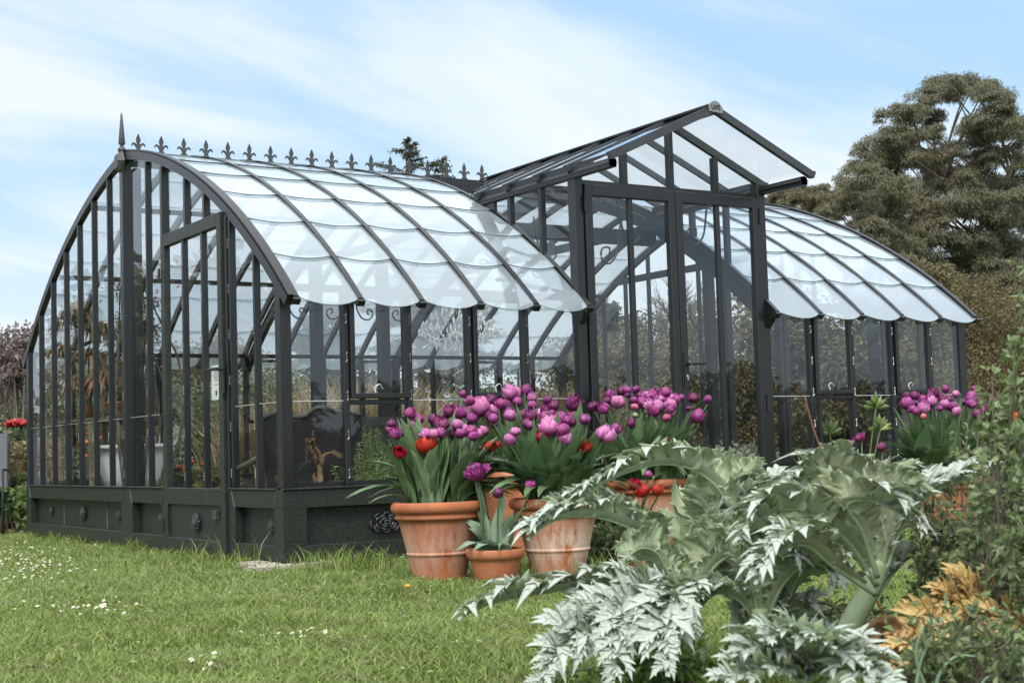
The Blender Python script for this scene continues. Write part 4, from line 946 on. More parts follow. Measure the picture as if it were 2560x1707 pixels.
for t_,pp,w_,d_ in ((c1,[(1770,1470),(1790,1370),(1800,1280),(1830,1200),(1880,1180)],.17,4.4),(c1,[(1760,1470),(1850,1390),(1900,1310),(1930,1260),(1970,1260)],.15,4.35),(c3,[(1900,1540),(1890,1440),(1900,1350),(1950,1300),(2000,1310)],.16,4.2),(c3,[(1850,1540),(1820,1450),(1790,1390),(1790,1330),(1810,1290)],.13,4.25),(c2,[(2190,1430),(2160,1340),(2110,1270),(2040,1230),(1980,1250)],.16,4.0),(c2,[(2200,1420),(2220,1330),(2210,1260),(2240,1210),(2290,1210)],.14,4.05),(c3,[(1960,1540),(1990,1450),(2040,1400),(2090,1370),(2140,1390)],.13,4.15),(c1,[(1720,1500),(1670,1430),(1640,1380),(1600,1370),(1560,1400)],.12,4.2)):
    L(t_,pp,w_,d_,d_-.15,100+int(pp[0][0]+pp[1][0])%50,fold=.35,droop=.5,face=Fv+np.array([0,0,.5]))
c4=thing('cardoon','young silver cardoon rosette at the bottom edge, in front of all others','cardoon plant',base(2000,1707,2.9),0,'cardoons in the front border')
for i,pp in enumerate(([(2010,1800),(2000,1680),(1960,1625),(1890,1610),(1830,1640)],[(2010,1800),(2010,1660),(1990,1600),(1950,1585),(1900,1600)],[(2010,1800),(2040,1660),(2080,1610),(2150,1640),(2200,1690)],[(2010,1800),(2000,1700),(1930,1665),(1850,1680),(1790,1720)],[(2010,1800),(2020,1680),(2030,1620),(2050,1600),(2090,1620)],[(2010,1800),(2060,1700),(2120,1670),(2180,1700),(2220,1740)])):
    L(c4,pp,.11,3.0,2.75-.02*i,60+i,fold=.2,droop=.3,nl=9,face=-Fv+np.array([0,0,1.4]))
# withered yellow leaves low at right
cy_=thing('withered_cardoon_leaves','withered yellow toothed leaves hanging low at right','dry leaves',base(2420,1707,3.4))
L(cy_,[(2460,1500),(2410,1500),(2350,1520),(2300,1565),(2265,1620),(2250,1690)],.13,3.5,3.3,80,top=YTOP,bot=YTOP,fold=.1,face=-Fv+np.array([0,0,.4]),droop=.4,nl=6)
L(cy_,[(2560,1520),(2500,1490),(2430,1480),(2380,1490),(2330,1500)],.12,3.6,3.4,81,top=YTOP,bot=YTOP,fold=.1,face=-Fv+np.array([0,0,.4]),droop=.4,nl=6)
L(cy_,[(2590,1590),(2540,1540),(2500,1530),(2480,1570),(2470,1600)],.09,3.5,3.4,82,top=YTOP,bot=YTOP,fold=.1,face=-Fv+np.array([0,0,.4]),nl=7)
DRY=mat('dry_brown_leaf',(.17,.095,.045),(.26,.16,.085),9,.8,.4,40,trans=.15,c3=(.13,.07,.04))
def crumple(parent,P,w_,seed,name='dry_leaf',m=None):
    rg=np.random.default_rng(seed);Q=spline(P,22);T=unit(np.gradient(Q,axis=0));B=unit(np.cross(T,[.3,.2,1.]));N_=np.cross(B,T);V=[];nu=9
    for i,q in enumerate(Q):
        s=i/21;ww=w_*math.sin(math.pi*min(1,.08+s*.95))**.6
        for j in range(nu):
            u=2*j/(nu-1)-1;c=.35*math.sin(3.4*u+seed)+.25*math.sin(6*s+5*u+seed)
            V.append(q+B[i]*ww*u*(.55+.3*math.sin(5*s+seed))+N_[i]*ww*(c+.5*u*u)+rg.normal(size=3)*w_*.06)
    F=[[i*nu+j,i*nu+j+1,(i+1)*nu+j+1,(i+1)*nu+j] for i in range(21) for j in range(nu-1)]
    return MB().add(V,[F]).build(name,m or DRY,parent,smooth=True)
t=thing('dried_leaf_clump','curled brown dead leaves slumped below the yellow leaves','dry leaves',base(2200,1707,3.3));o_=np.array(t.location)
for i,pp in enumerate(([(2150,1640),(2200,1570),(2230,1600),(2210,1680)],[(2260,1720),(2230,1640),(2250,1570),(2290,1600)],[(2300,1760),(2280,1680),(2240,1660),(2220,1720)],[(2120,1700),(2160,1610),(2210,1560),(2260,1560)],[(2330,1740),(2300,1660),(2280,1630)],[(2240,1780),(2270,1700),(2310,1680)])):
    crumple(t,[at(x,y,3.35+.04*i)-o_ for x,y in pp],.035,i)
# ================================================================== SHRUBS & LEAFY THINGS
def leafmat(n,c1,c2,c3,at_,am=.5,rough=.5,tr=.25,sc=3): return mat(n,c1,c2,sc,rough,0,trans=tr,c3=c3,attr=(at_,am),coord='Object')
def shrub(name,label,cat,c,rx,ry,h,ncl,nleaf,ls,m,stemn=14,z0=.15,group=None,droop=.2,wr=.55,bark=None,shell=.55,crown='foliage',upright=0.,seed=None,flat=.75):
    t=thing(name,label,cat,(c[0],c[1],0),0,group);mb=MB();cs=[]
    for k in range(ncl):
        a=RNG.uniform(0,6.28);e=RNG.uniform(-1.05 if z0<.3 else -.2,1);r_=math.sqrt(max(0,1-max(0,e)**2))*RNG.uniform(.35,1)
        cs.append([rx*r_*math.cos(a)*.8,ry*r_*math.sin(a)*.8,z0*h+(h*(1-z0))*(.5+.42*e)*RNG.uniform(.8,1.05)])
    cs=np.array(cs);cr=min(rx,ry,h)*RNG.uniform(.28,.5,ncl)
    idx=RNG.integers(0,ncl,nleaf);v=ball(nleaf);v=unit(v)*(shell+(1-shell)*RNG.random((nleaf,1)))
    P=cs[idx]+v*cr[idx][:,None]*np.array([1,1,flat]);P[:,2]=np.maximum(P[:,2],.02)
    Dd=v+RNG.normal(size=v.shape)*.6+np.array([0,0,upright])
    leafset(mb,P,Dd,ls*(.6+.8*RNG.random(nleaf)),ls*wr*(.6+.8*RNG.random(nleaf)),0,.2,droop);mb.build(crown,m,t)
    sb=MB()
    for k in range(stemn):
        e=cs[k%ncl];b=np.array([RNG.normal()*.1*rx,RNG.normal()*.1*ry,0]);sb.tube(spline([b,b*.5+e*.5+RNG.normal(size=3)*.06*h,e],7),np.linspace(.012,.004,7)*max(1,h/1.5),5)
    sb.build('branches',bark or BARK,t);return t
BARK=mat('bark',(.085,.065,.05),(.15,.125,.10),12,.85,.6,50)
BARKP=mat('pale_bark',(.36,.31,.26),(.24,.19,.155),6,.8,.5,30)
OLV=leafmat('hedge_leaf_olive',(.075,.070,.026),(.12,.098,.038),(.05,.055,.022),(.19,.15,.06))
OCH=leafmat('hedge_leaf_ochre',(.125,.100,.038),(.095,.085,.034),(.065,.07,.03),(.21,.15,.06))
GRN=leafmat('bush_leaf_green',(.07,.105,.035),(.10,.14,.05),(.05,.075,.025),(.17,.19,.09))
MAU=leafmat('bush_leaf_mauve',(.14,.105,.10),(.20,.15,.14),(.09,.07,.06),(.25,.19,.18))
TAN=leafmat('dry_grass_leaf',(.34,.26,.15),(.26,.19,.10),(.42,.33,.20),(.45,.35,.22))
SAGE=leafmat('sage_leaf',(.16,.18,.09),(.21,.22,.12),(.11,.13,.06),(.27,.27,.17))
def hp(px,d): p=at(px,1120,d);return (p[0],p[1])
# clipped looking hedge line seen through the glass
for i,(px,d,rx,h,m,lb,nn) in enumerate(((1470,19.5,1.2,1.95,OLV,'dark olive hedge bush seen left through the porch doors',9000),(1600,20,1.1,2.2,OLV,'olive brown hedge bush behind the left porch door',9000),(1740,19,1.0,1.95,OLV,'low rounded hedge bush behind the right porch door',8000),(1880,18.5,1.3,2.45,OLV,'tall dark hedge bush behind the right porch post',9000),(1540,21,1.2,2.1,OLV,'dusky hedge bush filling the gap behind the left porch door',8000),(1670,21,1.2,2.1,OLV,'dusky hedge bush filling the gap behind the door handle',8000),(1810,21,1.2,2.2,OLV,'dusky hedge bush filling the gap right of the door handle',8000),(1960,21,1.2,2.3,OLV,'dusky hedge bush behind the right porch post',8000),(2040,18.5,1.3,2.3,OCH,'brown hedge bush behind the first right window',9000),(2190,18,1.2,2.35,OLV,'dark hedge bush seen through the middle right windows',9000),(2330,18,1.2,2.5,OCH,'russet hedge bush behind the last right window',9000))):
    shrub('hedge_bush',lb,'hedge',hp(px,d),rx,rx*.8,h*1.12,30,nn*2,.06,m,group='hedge bushes behind the greenhouse',shell=.3)
for px,d,rx,h,lb in ((2470,16.5,1.15,2.45,'ochre fine leaved hedge bush right of the greenhouse end'),(2590,15.5,1.2,2.3,'ochre hedge bush cut off by the right picture edge'),(2440,19.5,1.2,2.6,'dusky ochre bush behind the far greenhouse corner')):
    shrub('hedge_bush',lb,'hedge',hp(px,d),rx,rx*.8,h,34,46000,.034,OCH,group='ochre bushes right of the greenhouse',shell=.25)
# bushes to the left / through the gable
for px,d,rx,h,m,lb,ls in ((-40,21,1.9,1.75,GRN,'broad green bush at the far left edge',.07),(60,23,1.5,1.9,OLV,'olive bush behind the red tulip box',.07),(170,20,1.3,1.5,SAGE,'pale sage bush seen through the left gable bars',.06),(290,22,1.5,1.7,OLV,'olive bush seen through the gable beside the hanging plant',.07),(400,19,1.2,1.35,GRN,'green bush seen through the gable door bars',.06),(520,23,1.5,1.9,OLV,'dusky bush seen through the gable door',.08),(640,20,1.2,1.45,SAGE,'pale bush seen right of the gable door',.06),(-60,15.5,.9,1.0,SAGE,'pale feathery herb bush at the left edge',.05),(10,17.5,.9,1.1,SAGE,'feathery grey green bush behind the chair',.05)):
    shrub('garden_bush',lb,'bush',hp(px,d),rx*1.15,rx*.8,h*1.35,30,16000,ls,m,group='bushes beyond the left gable',shell=.3)
shrub('mauve_shrub','mauve leaved shrub with thin twigs at the left edge','shrub',hp(48,17),.55,.5,2.35,16,2600,.06,MAU,stemn=26,z0=.45)
shrub('mauve_shrub','second mauve twiggy shrub cut by the left edge','shrub',hp(-30,18.5),.6,.5,2.2,14,2400,.06,MAU,stemn=26,z0=.45)
for px,d,rx,h,lb in ((700,16,.8,1.35,'straw coloured grass clump behind the corner post'),(880,17,.8,1.65,'tall straw grass clump behind the first window'),(1010,18,.8,1.45,'straw grass clump left of the tulips'),(1420,17,.7,1.5,'straw grass clump beside the porch post'),(770,21,1.4,1.3,'low straw grass behind the patterned sofa back')):
    t=thing('ornamental_grass',lb,'grass clump',(*hp(px,d),0),0,'straw grasses behind the greenhouse');n=2600;Pt=RNG.normal(size=(n,3))*np.array([rx*.33,rx*.33,0]);mb=MB()
    blades(Pt,h*(.55+.5*RNG.random(n)),.010+.012*RNG.random(n),.15+.5*RNG.random(n),mb);mb.build('blades',TAN,t)
# brownish reeds above the ochre bush
t=thing('ornamental_grass','dry reed plumes standing above the ochre bush at right','grass clump',(*hp(2450,24),0),0,'straw grasses behind the greenhouse');n=900;Pt=RNG.normal(size=(n,3))*np.array([.9,.9,0]);mb=MB();blades(Pt,2.9*(.5+.5*RNG.random(n)),.018+.02*RNG.random(n),.1+.4*RNG.random(n),mb);mb.build('blades',TAN,t)
# ---- leafless trees
def bare_tree(label,c,h,seed,spread=.5,lv=5,r0=.07,name='bare_tree',mat_=None,trunk=.25,kids=3,tw=None):
    rg=random.Random(seed);t=thing(name,label,'tree',(c[0],c[1],0),0,'leafless trees');tr=MB();br=MB()
    def grow(p,d,l,r,k):
        q=p+d*l;m=(p+q)/2+np.array([rg.gauss(0,1) for _ in range(3)])*l*.06
        (tr if k==0 else br).tube(spline([p,m,q],5),np.linspace(r,r*.68,5),6 if k<2 else 4,cap=False)
        if k>=lv:return
        for i in range(kids if k<lv-1 else kids+1):
            a=rg.uniform(0,6.28);s=spread*rg.uniform(.5,1.2);e=unit(np.cross(d,[math.cos(a),math.sin(a),.3]));nd=unit(d+e*s+np.array([0,0,.12]))
            f=rg.uniform(.35,1) if i else 1;st=p+(q-p)*f
            grow(st,nd,l*rg.uniform(.6,.85),r*.62,k+1)
    grow(np.zeros(3),np.array([0,0,1.]),h*trunk,r0,0)
    tr.build('trunk',mat_ or BARK,t,smooth=True);br.build('branches',mat_ or BARK,t);return t
bare_tree('leafless multi branched tree seen through the right porch door',hp(1690,27),5.2,3,.55,6,.10)
bare_tree('fine twigged leafless tree seen through the left porch door',hp(1600,30),4.6,5,.6,6,.06)
bare_tree('leafless tree leaning in from the left picture edge',hp(-90,24),4.6,9,.75,5,.07)
bare_tree('small leafless tree far behind the gable bars',hp(1480,34),4.4,12,.6,5,.06)
# ---- conifers
NEED=leafmat('conifer_needles',(.030,.042,.020),(.05,.058,.028),(.02,.03,.015),(.11,.105,.05))
def conifer(label,c,h,rb,seed,n=90,zmin=.1,tops=1,pl=.10):
    rg=np.random.default_rng(seed);t=thing('conifer',label,'tree',(c[0],c[1],0),0,'dark conifers behind the greenhouse');tr=MB();mb=MB()
    for k in range(tops):
        ox=np.array([(k-(tops-1)/2)*rb*.5,0,0]);hh=h*(1-.05*k)
        tr.tube([ox*.3,ox*.6+[0,0,hh*.5],ox+[0,0,hh]],[.12,.07,.01],7)
        for i in range(n):
            s=zmin+(1-zmin)*(i+rg.random())/n;z=hh*s;a=rg.uniform(0,6.28);l=rb*(1-s)**.55*rg.uniform(.35,1.15)+.08
            b=ox*s+np.array([0,0,z]);e=b+np.array([math.cos(a)*l,math.sin(a)*l,l*rg.uniform(-.15,.35)]);Q=spline([b,(b+e)/2+[0,0,.08*l],e],6);tr.tube(Q,np.linspace(.02,.005,6),3,cap=False)
            m_=int(50+140*l);u=rg.random(m_)**.7;P=b+(e-b)*u[:,None]+rg.normal(size=(m_,3))*np.array([.10,.10,.045])*(.3+l*.35)
            leafset(mb,P,np.tile(unit(e-b),(m_,1))+rg.normal(size=(m_,3))*.6,pl*(.7+rg.random(m_)),pl*.35,0,.1,.25)
    tr.build('trunk',BARK,t);mb.build('needles',NEED,t);return t
conifer('twin topped conifer whose tips rise above the glass roof ridge',hp(1080,34),7.9,2.0,2,100,.25,2,.085)
conifer('dark cedar seen through the first bay of the greenhouse',hp(815,24),3.1,1.3,4,80,.1,1,.13)
conifer('small conifer tip left of the twin topped conifer above the ridge',hp(1030,36),7.5,1.6,8,60,.5,1,.085)
conifer('dark round conifer far behind the left porch door',hp(1530,42),4.9,1.6,6,60,.1,2,.2)
# ---- eucalyptus
EUC=leafmat('eucalyptus_leaf',(.112,.122,.066),(.145,.135,.074),(.082,.095,.055),(.21,.175,.10),.4,.5,.15,.35)
EUCG=leafmat('eucalyptus_leaf_green',(.085,.085,.045),(.12,.105,.05),(.06,.065,.035),(.20,.17,.08),.5,.5,.15,.35)
def gum(label,c0,dep_,clumps,trunks,m,leaf=.17,per=900,name='eucalyptus_tree',jit=3.):
    org=np.array([*hp(c0,dep_),0]);t=thing(name,label,'tree',org,0,'eucalyptus trees at right');mb=MB();tb=MB();cen=[]
    k=dep_/FPX
    ex_=[]
    for (px,py,rp) in clumps:
        for _ in range(2):
            qx,qy=px+random.uniform(-30,30),py+random.uniform(-20,34)
            if min(math.hypot(qx-gx_,qy-gy_) for gx_,gy_ in ((2375,285),(2395,400),(2500,425)))>24: ex_.append((qx,qy,rp*.8))
    for (px,py,rp) in list(clumps)+ex_:
        dd=dep_+RNG.uniform(-jit,jit);c=at(px,py,dd)-org;r=rp*k*1.12;cen.append(c)
        ns=max(6,int(rp/6))
        for q in range(ns):      # sub clumps, each a small umbrella of drooping leaves
            v=unit(RNG.normal(size=3));v[2]=v[2]*.9+.1;sc_=c+v*r*RNG.uniform(.45,1.0)*np.array([1,1,.8]);sr=r*RNG.uniform(.38,.72)
            n=int(per*.42*(sr/.8)**1.5)+60;u=unit(RNG.normal(size=(n,3)));u[:,2]=np.abs(u[:,2])*1.0-.7*RNG.random(n);P=sc_+u*sr*(RNG.random((n,1))**.45)*np.array([1.15,1.15,.8])
            leafset(mb,P,u*.6+np.array([0,0,-.7])+RNG.normal(size=(n,3))*.5,leaf*(.7+.7*RNG.random(n)),leaf*.26,0,.1,.2)
    mb.build('crown',m,t)
    cen=np.array(cen);lb=MB()
    for j,(pts,r) in enumerate(trunks):
        P=[at(x,y,dep_+(j%3-1)*.8)-org for x,y in pts]
        if j==0: P=[np.array([P[0][0],P[0][1],0.])]+P
        else:                                   # fork from the main stem
            lowq=Q0[np.abs(Q0[:,2]-max(.5,P[0][2]-1.5)).argmin()];P=[lowq]+P
        Q=spline(P,16)
        if j==0:Q0=Q;tb.tube(Q,np.linspace(r,r*.35,16),8)
        for c in cen[RNG.choice(len(cen),min(len(cen),16),replace=False)]:
            i=int(np.argmin(np.linalg.norm(Q-(c-np.array([0,0,np.linalg.norm(c-Q[8])*.5])),axis=1)));a=Q[i]
            if np.linalg.norm(c-a)<9: lb.tube(spline([a,(a+c)/2+np.array([0,0,.2]),c],7),np.linspace(r*.2,.02,7),5,cap=False)
    tb.build('trunk',BARKP,t,smooth=True);lb.build('limbs',BARK,t);return t
T3=lambda L_:[(1860+x*.4464,150+y*.4464,r*.4464) for x,y,r in L_]
U3=lambda L_:[(1860+x*.4464,150+y*.4464) for x,y in L_]
gum('tall eucalyptus with rounded grey brown crown filling the upper right','x' and 2420,52,T3([(1100,170,90),(1180,140,80),(1270,130,80),(1370,190,90),(1460,250,90),(1010,220,80),(1530,350,70),(940,290,80),(1010,330,70),(870,370,80),(1330,400,110),(1430,350,100),(1270,380,70),(1540,420,90),(1400,470,90),(820,470,100),(930,440,80),(1060,400,70),(720,500,80),(1060,530,100),(1180,500,70),(1000,560,70),(1250,600,90),(1340,560,70),(680,560,80),(800,600,100),(900,560,60),(1120,650,100),(1260,700,110),(1360,680,80),(1010,720,90),(1560,600,100),(1600,760,120),(1480,760,80),(1180,800,110),(1090,850,90),(1330,830,100),(1450,880,110),(1010,880,90),(1560,900,100),(930,980,110),(1080,1000,110),(1200,1010,100),(1320,1030,110),(1450,1050,110),(1560,1050,110),(1000,1120,110),(1130,1150,110),(1270,1170,110),(1400,1180,100),(1530,1200,120),(1180,1280,100),(1350,1290,100),(1480,1320,100),(1080,1230,90),(1620,1250,110)]),[(U3([(1395,1400),(1390,1150),(1400,950),(1440,800),(1500,620),(1540,520)]),.30),(U3([(1390,1290),(1340,1170),(1270,1000),(1210,880),(1130,700),(1140,380),(1130,260)]),.20),(U3([(1400,1000),(1380,820),(1300,640),(1330,500),(1390,300)]),.16),(U3([(1420,900),(1480,740),(1450,500),(1440,330)]),.13),(U3([(1250,1000),(1150,1010),(1090,980)]),.10)],EUC,.10,2300)
gum('dusky eucalyptus shoulder in front of the tall one, with pale forked trunk',2150,48,T3([(560,700,70),(630,660,80),(720,660,80),(600,760,80),(680,760,80),(790,720,80),(860,700,80),(560,820,80),(650,860,80),(760,850,90),(860,800,90),(900,880,80),(480,790,60),(460,860,70),(800,950,80),(880,960,90),(720,930,70),(950,1060,90),(850,1040,70)]),[(U3([(700,1300),(690,960),(680,850),(640,760)]),.16),(U3([(690,930),(730,850),(790,740)]),.10)],EUC,.095,2400)
gum('low olive eucalyptus just right of the porch roof',1990,60,T3([(170,790,50),(220,750,55),(270,730,55),(330,740,60),(390,750,50),(300,800,60),(230,820,50),(360,820,60),(420,800,60),(480,770,55),(130,830,40),(510,820,60),(440,860,50)]),[(U3([(300,1300),(300,900),(290,800)]),.2)],EUCG,.11,2600)
# wooded mass far behind (fills gaps low down)
for px,d,rx,h,m,lb in ((2180,34,3.6,3.3,OLV,'dark thicket at the foot of the eucalyptus, left part'),(2360,32,3.2,3.5,OLV,'dark thicket at the foot of the eucalyptus, middle part'),(2540,31,3.2,3.5,OLV,'dark thicket at the foot of the eucalyptus, right part'),(2050,40,3.,3.4,OLV,'dark thicket behind the right half of the roof')):
    shrub('thicket',lb,'thicket',hp(px,d),rx,rx*.6,h,40,22000,.16,m,group='thickets under the eucalyptus',shell=.2)
for px,d,rx,h,m,lb in ((820,44,4,2.7,OLV,'distant bush row seen through the first bays'),(1050,46,4,2.8,OLV,'distant bush row seen behind the chandelier'),(1280,45,4,2.8,GRN,'distant bush row left of the porch'),(560,48,4,2.9,OLV,'distant bush row seen through the gable door'),(300,48,4,2.7,GRN,'distant bush row seen through the left gable'),(60,46,4,3.0,OLV,'distant bush row at the left edge'),(1480,50,4,2.6,OLV,'distant bush row behind the left porch door'),(1700,50,4,2.6,OLV,'distant bush row behind the right porch door'),(1900,45,4,3.0,OLV,'distant bush row behind the right porch post')):
    shrub('distant_bushes',lb,'bush row',hp(px,d),rx,rx*.5,h,30,9000,.17,m,group='distant bush rows',shell=.2)
# far white glasshouse behind the hedge
WF=mat('white_frame',(.75,.76,.75),rough=.5);PLAS=mat('white_polythene',(.70,.73,.74),(.6,.63,.65),3,.4,trans=.3)
pg=hp(1680,33);t=thing('white_glasshouse','long low white roofed glasshouse far behind the hedge','glasshouse',(pg[0],pg[1],0),-YAW+R(4))
m=MB()
for k in range(5):
    x=-3.4+k*1.36
    m.add([[x,0,2.55],[x+.68,0,2.95],[x+1.36,0,2.55],[x,5,2.55],[x+.68,5,2.95],[x+1.36,5,2.55]],[[[0,1,4,3],[1,2,5,4]],[[0,2,1],[3,4,5]]])
m.build('roof',PLAS,t);m=MB()
for k in range(6): x=-3.4+k*1.36;m.bx(x-.03,x+.03,-.03,.03,0,2.55)
m.bx(-3.4,3.4,-.03,.03,2.49,2.56);m.build('frame',STEEL,t);MB().bx(-3.39,3.39,.02,.04,2.2,2.47).build('wall',PLAS,t)
# bushes behind the viewer: what the panes mirror
for k in range(9):
    x=-8+k*5.2+random.uniform(-1,1);shrub('garden_bush','dark bush in the garden behind the viewer, only mirrored in the panes','bush',(x,-27-random.uniform(0,4)),3.2,2,3.0+random.uniform(-.5,1.0),24,5000,.3,OLV,group='bushes behind the viewer',shell=.2)
for k in range(8):  # unseen bushes added to darken what the gable glass reflects
    shrub('garden_bush','unseen dark bush added left of the view, only mirrored in the gable','bush',(-3-k*1.6-random.uniform(0,2),13+k*4.5),2.4,2.6,3.2+random.uniform(-.5,1.0),24,5000,.3,OLV,group='bushes left of the view',shell=.2)
# ================================================================== RIGHT BORDER SHRUB
RSH=leafmat('salvia_leaf',(.11,.165,.048),(.15,.20,.07),(.075,.12,.035),(.27,.31,.17),.5,.5,.3,5)
def twiggy(label,cpx,cpy,d,stems,m,ls,name='leafy_shrub',tips=None,per=26):
    g_=at(cpx,cpy,d);org=np.array([g_[0],g_[1],0]);t=thing(name,label,'shrub',org,0,'leafy shrubs at the right edge');sb=MB();lb=MB();P=[];Dd=[]
    for (px,py,dd,) in stems:
        e=at(px,py,dd)-org;b=RNG.normal(size=3)*np.array([.08,.08,0]);Q=spline([b,b*.6+e*.4+RNG.normal(size=3)*.05,e],16);sb.tube(Q,np.linspace(.006,.0018,16),5)
        T=unit(np.gradient(Q,axis=0))
        for i in range(3,16):
            k_=per//13+1
            for q in range(k_):
                v=unit(RNG.normal(size=3));l=RNG.uniform(.02,.10)*(1 if i<14 else .4);tip=Q[i]+(v+T[i]*.6)*l
                if l>.05:sb.tube([Q[i],tip],[.0016,.001],3,cap=False)
                for w_ in range(3):P.append(Q[i]+(tip-Q[i])*RNG.uniform(.3,1));Dd.append(v+RNG.normal(size=3)*.7+np.array([0,0,.3]))
    P=np.array(P);leafset(lb,P,np.array(Dd),ls*(.6+.7*RNG.random(len(P))),ls*.55*(.7+.5*RNG.random(len(P))),0,.2,.15)
    sb.build('stems',BARK if name!='x' else BARK,t);lb.build('leaves',m,t);return t
def sp_list(x0,x1,y0,y1,n,d0,d1): return [(random.uniform(x0,x1),random.uniform(y0,y1),random.uniform(d0,d1)) for _ in range(n)]
twiggy('tall loose green shrub cut by the right edge, nearest the viewer',2590,1800,3.6,[(2545,900,3.5),(2560,760,3.6),(2520,960,3.6),(2575,680,3.6),(2540,860,3.7)]+sp_list(2460,2620,1000,1500,26,3.3,4.0),RSH,.030,per=40)
twiggy('fine twiggy green shrub right of the tall cardoon',2420,1800,4.2,sp_list(2290,2500,1120,1500,30,3.9,4.5)+[(2450,1010,4.3),(2480,940,4.3),(2400,1090,4.3)],RSH,.024,per=40)
twiggy('low weedy green growth under the yellow leaves at the bottom right',2420,1850,3.2,sp_list(2300,2600,1530,1700,26,2.9,3.4),RSH,.026,per=30)
twiggy('low bright green weeds under the front cardoon leaves',1620,1850,3.9,sp_list(1560,1800,1640,1720,18,3.8,4.1),leafmat('bright_weed',(.11,.20,.03),(.15,.25,.05),(.07,.14,.02),(.22,.32,.08)),.034,per=26)
twiggy('dark green undergrowth between the cardoon stems',2000,1900,4.5,sp_list(1780,2320,1520,1700,34,4.3,4.8),GRN,.034,per=26)
# bare reddish shoot with buds, and tall thin stalks
RED=mat('reddish_twig',(.22,.075,.045),(.16,.06,.04),20,.6)
t=thing('bare_shoot','reddish bare shoot leaning before the right windows','twig',base(2100,1420,4.6));o_=np.array(t.location)
MB().tube(spline([at(x,y,4.6)-o_ for x,y in ((2250,1640),(2180,1470),(2115,1330),(2088,1230),(2062,1150),(2030,1060),(2012,990))],30),np.linspace(.004,.0025,30),7).build('shoot',RED,t,smooth=True)
t=thing('grass_blade_clump','arching pale grass blades at the bottom right corner','grass clump',base(2360,1707,3.0));o_=np.array(t.location)
for pp in ([(2330,1760),(2350,1680),(2390,1640),(2440,1640)],[(2440,1760),(2460,1700),(2500,1680)],[(2285,1760),(2300,1660),(2330,1590)],[(2330,1760),(2290,1640),(2310,1560)]):
    MB().tube(spline([at(x,y,3.0)-o_ for x,y in pp],12),np.linspace(.005,.002,12),5).build('blade',TLEAF2,t,smooth=True)
# thin foliage with purple and orange specks
t=thing('orange_flower','small orange and purple bloom among the right hand leaves','flower',base(2545,1060,4.4));o_=np.array(t.location)
bloom('ragged','o',0,t,at(2545,1064,4.4)-o_,.045,0);MB().tube([np.zeros(3),at(2545,1070,4.4)-o_],.002,5).build('stem',TSTEM,t)
# ================================================================== INSIDE THE GREENHOUSE
WHT=mat('white_enamel',(.72,.72,.70),(.64,.64,.62),5,.25)
FLOOR=mat('gravel_floor',(.16,.15,.13),(.23,.21,.18),40,.95,.7,90,c3=(.09,.085,.07))
o=MB().add([[.08,.08,.008],[LEN-.08,.08,.008],[LEN-.08,W-.08,.008],[.08,W-.08,.008]],[[[0,1,2,3]]]).build('gravel_floor',FLOOR);tag(o,'grey gravel floor inside the greenhouse','floor',kind='structure')
# roll top tub
tp=onX(335,1112,.78);t=thing('bathtub','white roll top bathtub on feet seen through the gable','bathtub',(tp[0],tp[1],0),R(-18))
zt=tp[2];m=MB();pr=[];ex=.36;ey=.25
def ell(mb,pr,ex,ey,k=28):
    V=[]
    for f,z in pr:
        for a in np.arange(k)*2*math.pi/k: V.append([ex*f*abs(math.cos(a))**.8*np.sign(math.cos(a)),ey*f*abs(math.sin(a))**.8*np.sign(math.sin(a)),z])
    i=np.arange(len(pr)-1)[:,None]*k;j=np.arange(k)[None,:];j2=(j+1)%k;F=np.stack([i+j,i+j2,i+k+j2,i+k+j],-1).reshape(-1,4);mb.add(V,[F])
ell(m,[(.55,zt-.42),(.75,zt-.40),(.86,zt-.3),(.92,zt-.12),(.93,zt-.03),(1.0,zt-.035),(1.03,zt-.015),(1.0,zt+.005),(.94,zt),(.90,zt-.1),(.8,zt-.34),(.3,zt-.38)],ex,ey);m.build('tub',WHT,t,smooth=True)
for sx in(-1,1):
    for sy in (-1,1): MB().tube(spline([(sx*.25,sy*.14,zt-.38),(sx*.32,sy*.18,zt-.5),(sx*.28,sy*.16,.1),(sx*.33,sy*.19,0.008)],10),[.03,.03,.025,.02,.02,.018,.018,.018,.02,.025],8).build('leg',IRON,t,smooth=True)
# sofa with carved wavy back, seen from behind
SOFA=mat('black_wicker',(.012,.007,.008),(.006,.004,.005),60,.7,1.,160,c3=(.035,.022,.026));CAR=mat('dark_carved_wood',(.06,.06,.05),(.035,.035,.03),10,.35)
ya=.42;a0=onY(651,1050,ya);a1=onY(905,1040,ya)
t=thing('garden_sofa','black woven sofa with a carved wavy back rail inside the near corner','sofa',(a0[0],ya,0));Lx=a1[0]-a0[0]
xs=np.linspace(0,1,40)
def topz(px): 
    return np.interp(px,[651,664,678,697,716,731,751,766,785,802,820,845,870,905],[1047,1044,1036,1030,1036,1043,1044,1040,1024,1018,1021,1029,1031,1038])
X=[];Z=[]
for px in np.linspace(652,905,44):
    p=onY(px,topz(px),ya);X.append(p[0]-a0[0]);Z.append(p[2])
n=len(X);lowz=lambda i:.30
V=[[X[i],0,Z[i]-.02] for i in range(n)]+[[X[i]*.92+.04,.0,lowz(i)] for i in range(n)]+[[X[i],.05,Z[i]-.02] for i in range(n)]+[[X[i]*.92+.04,.05,lowz(i)] for i in range(n)]
F=[[i,n+i,n+i+1,i+1] for i in range(n-1)]+[[2*n+i+1,3*n+i+1,3*n+i,2*n+i] for i in range(n-1)]+[[0,2*n,3*n,n],[n-1,2*n-1,4*n-1,3*n-1]]
MB().add(V,[F]).build('backrest',SOFA,t)
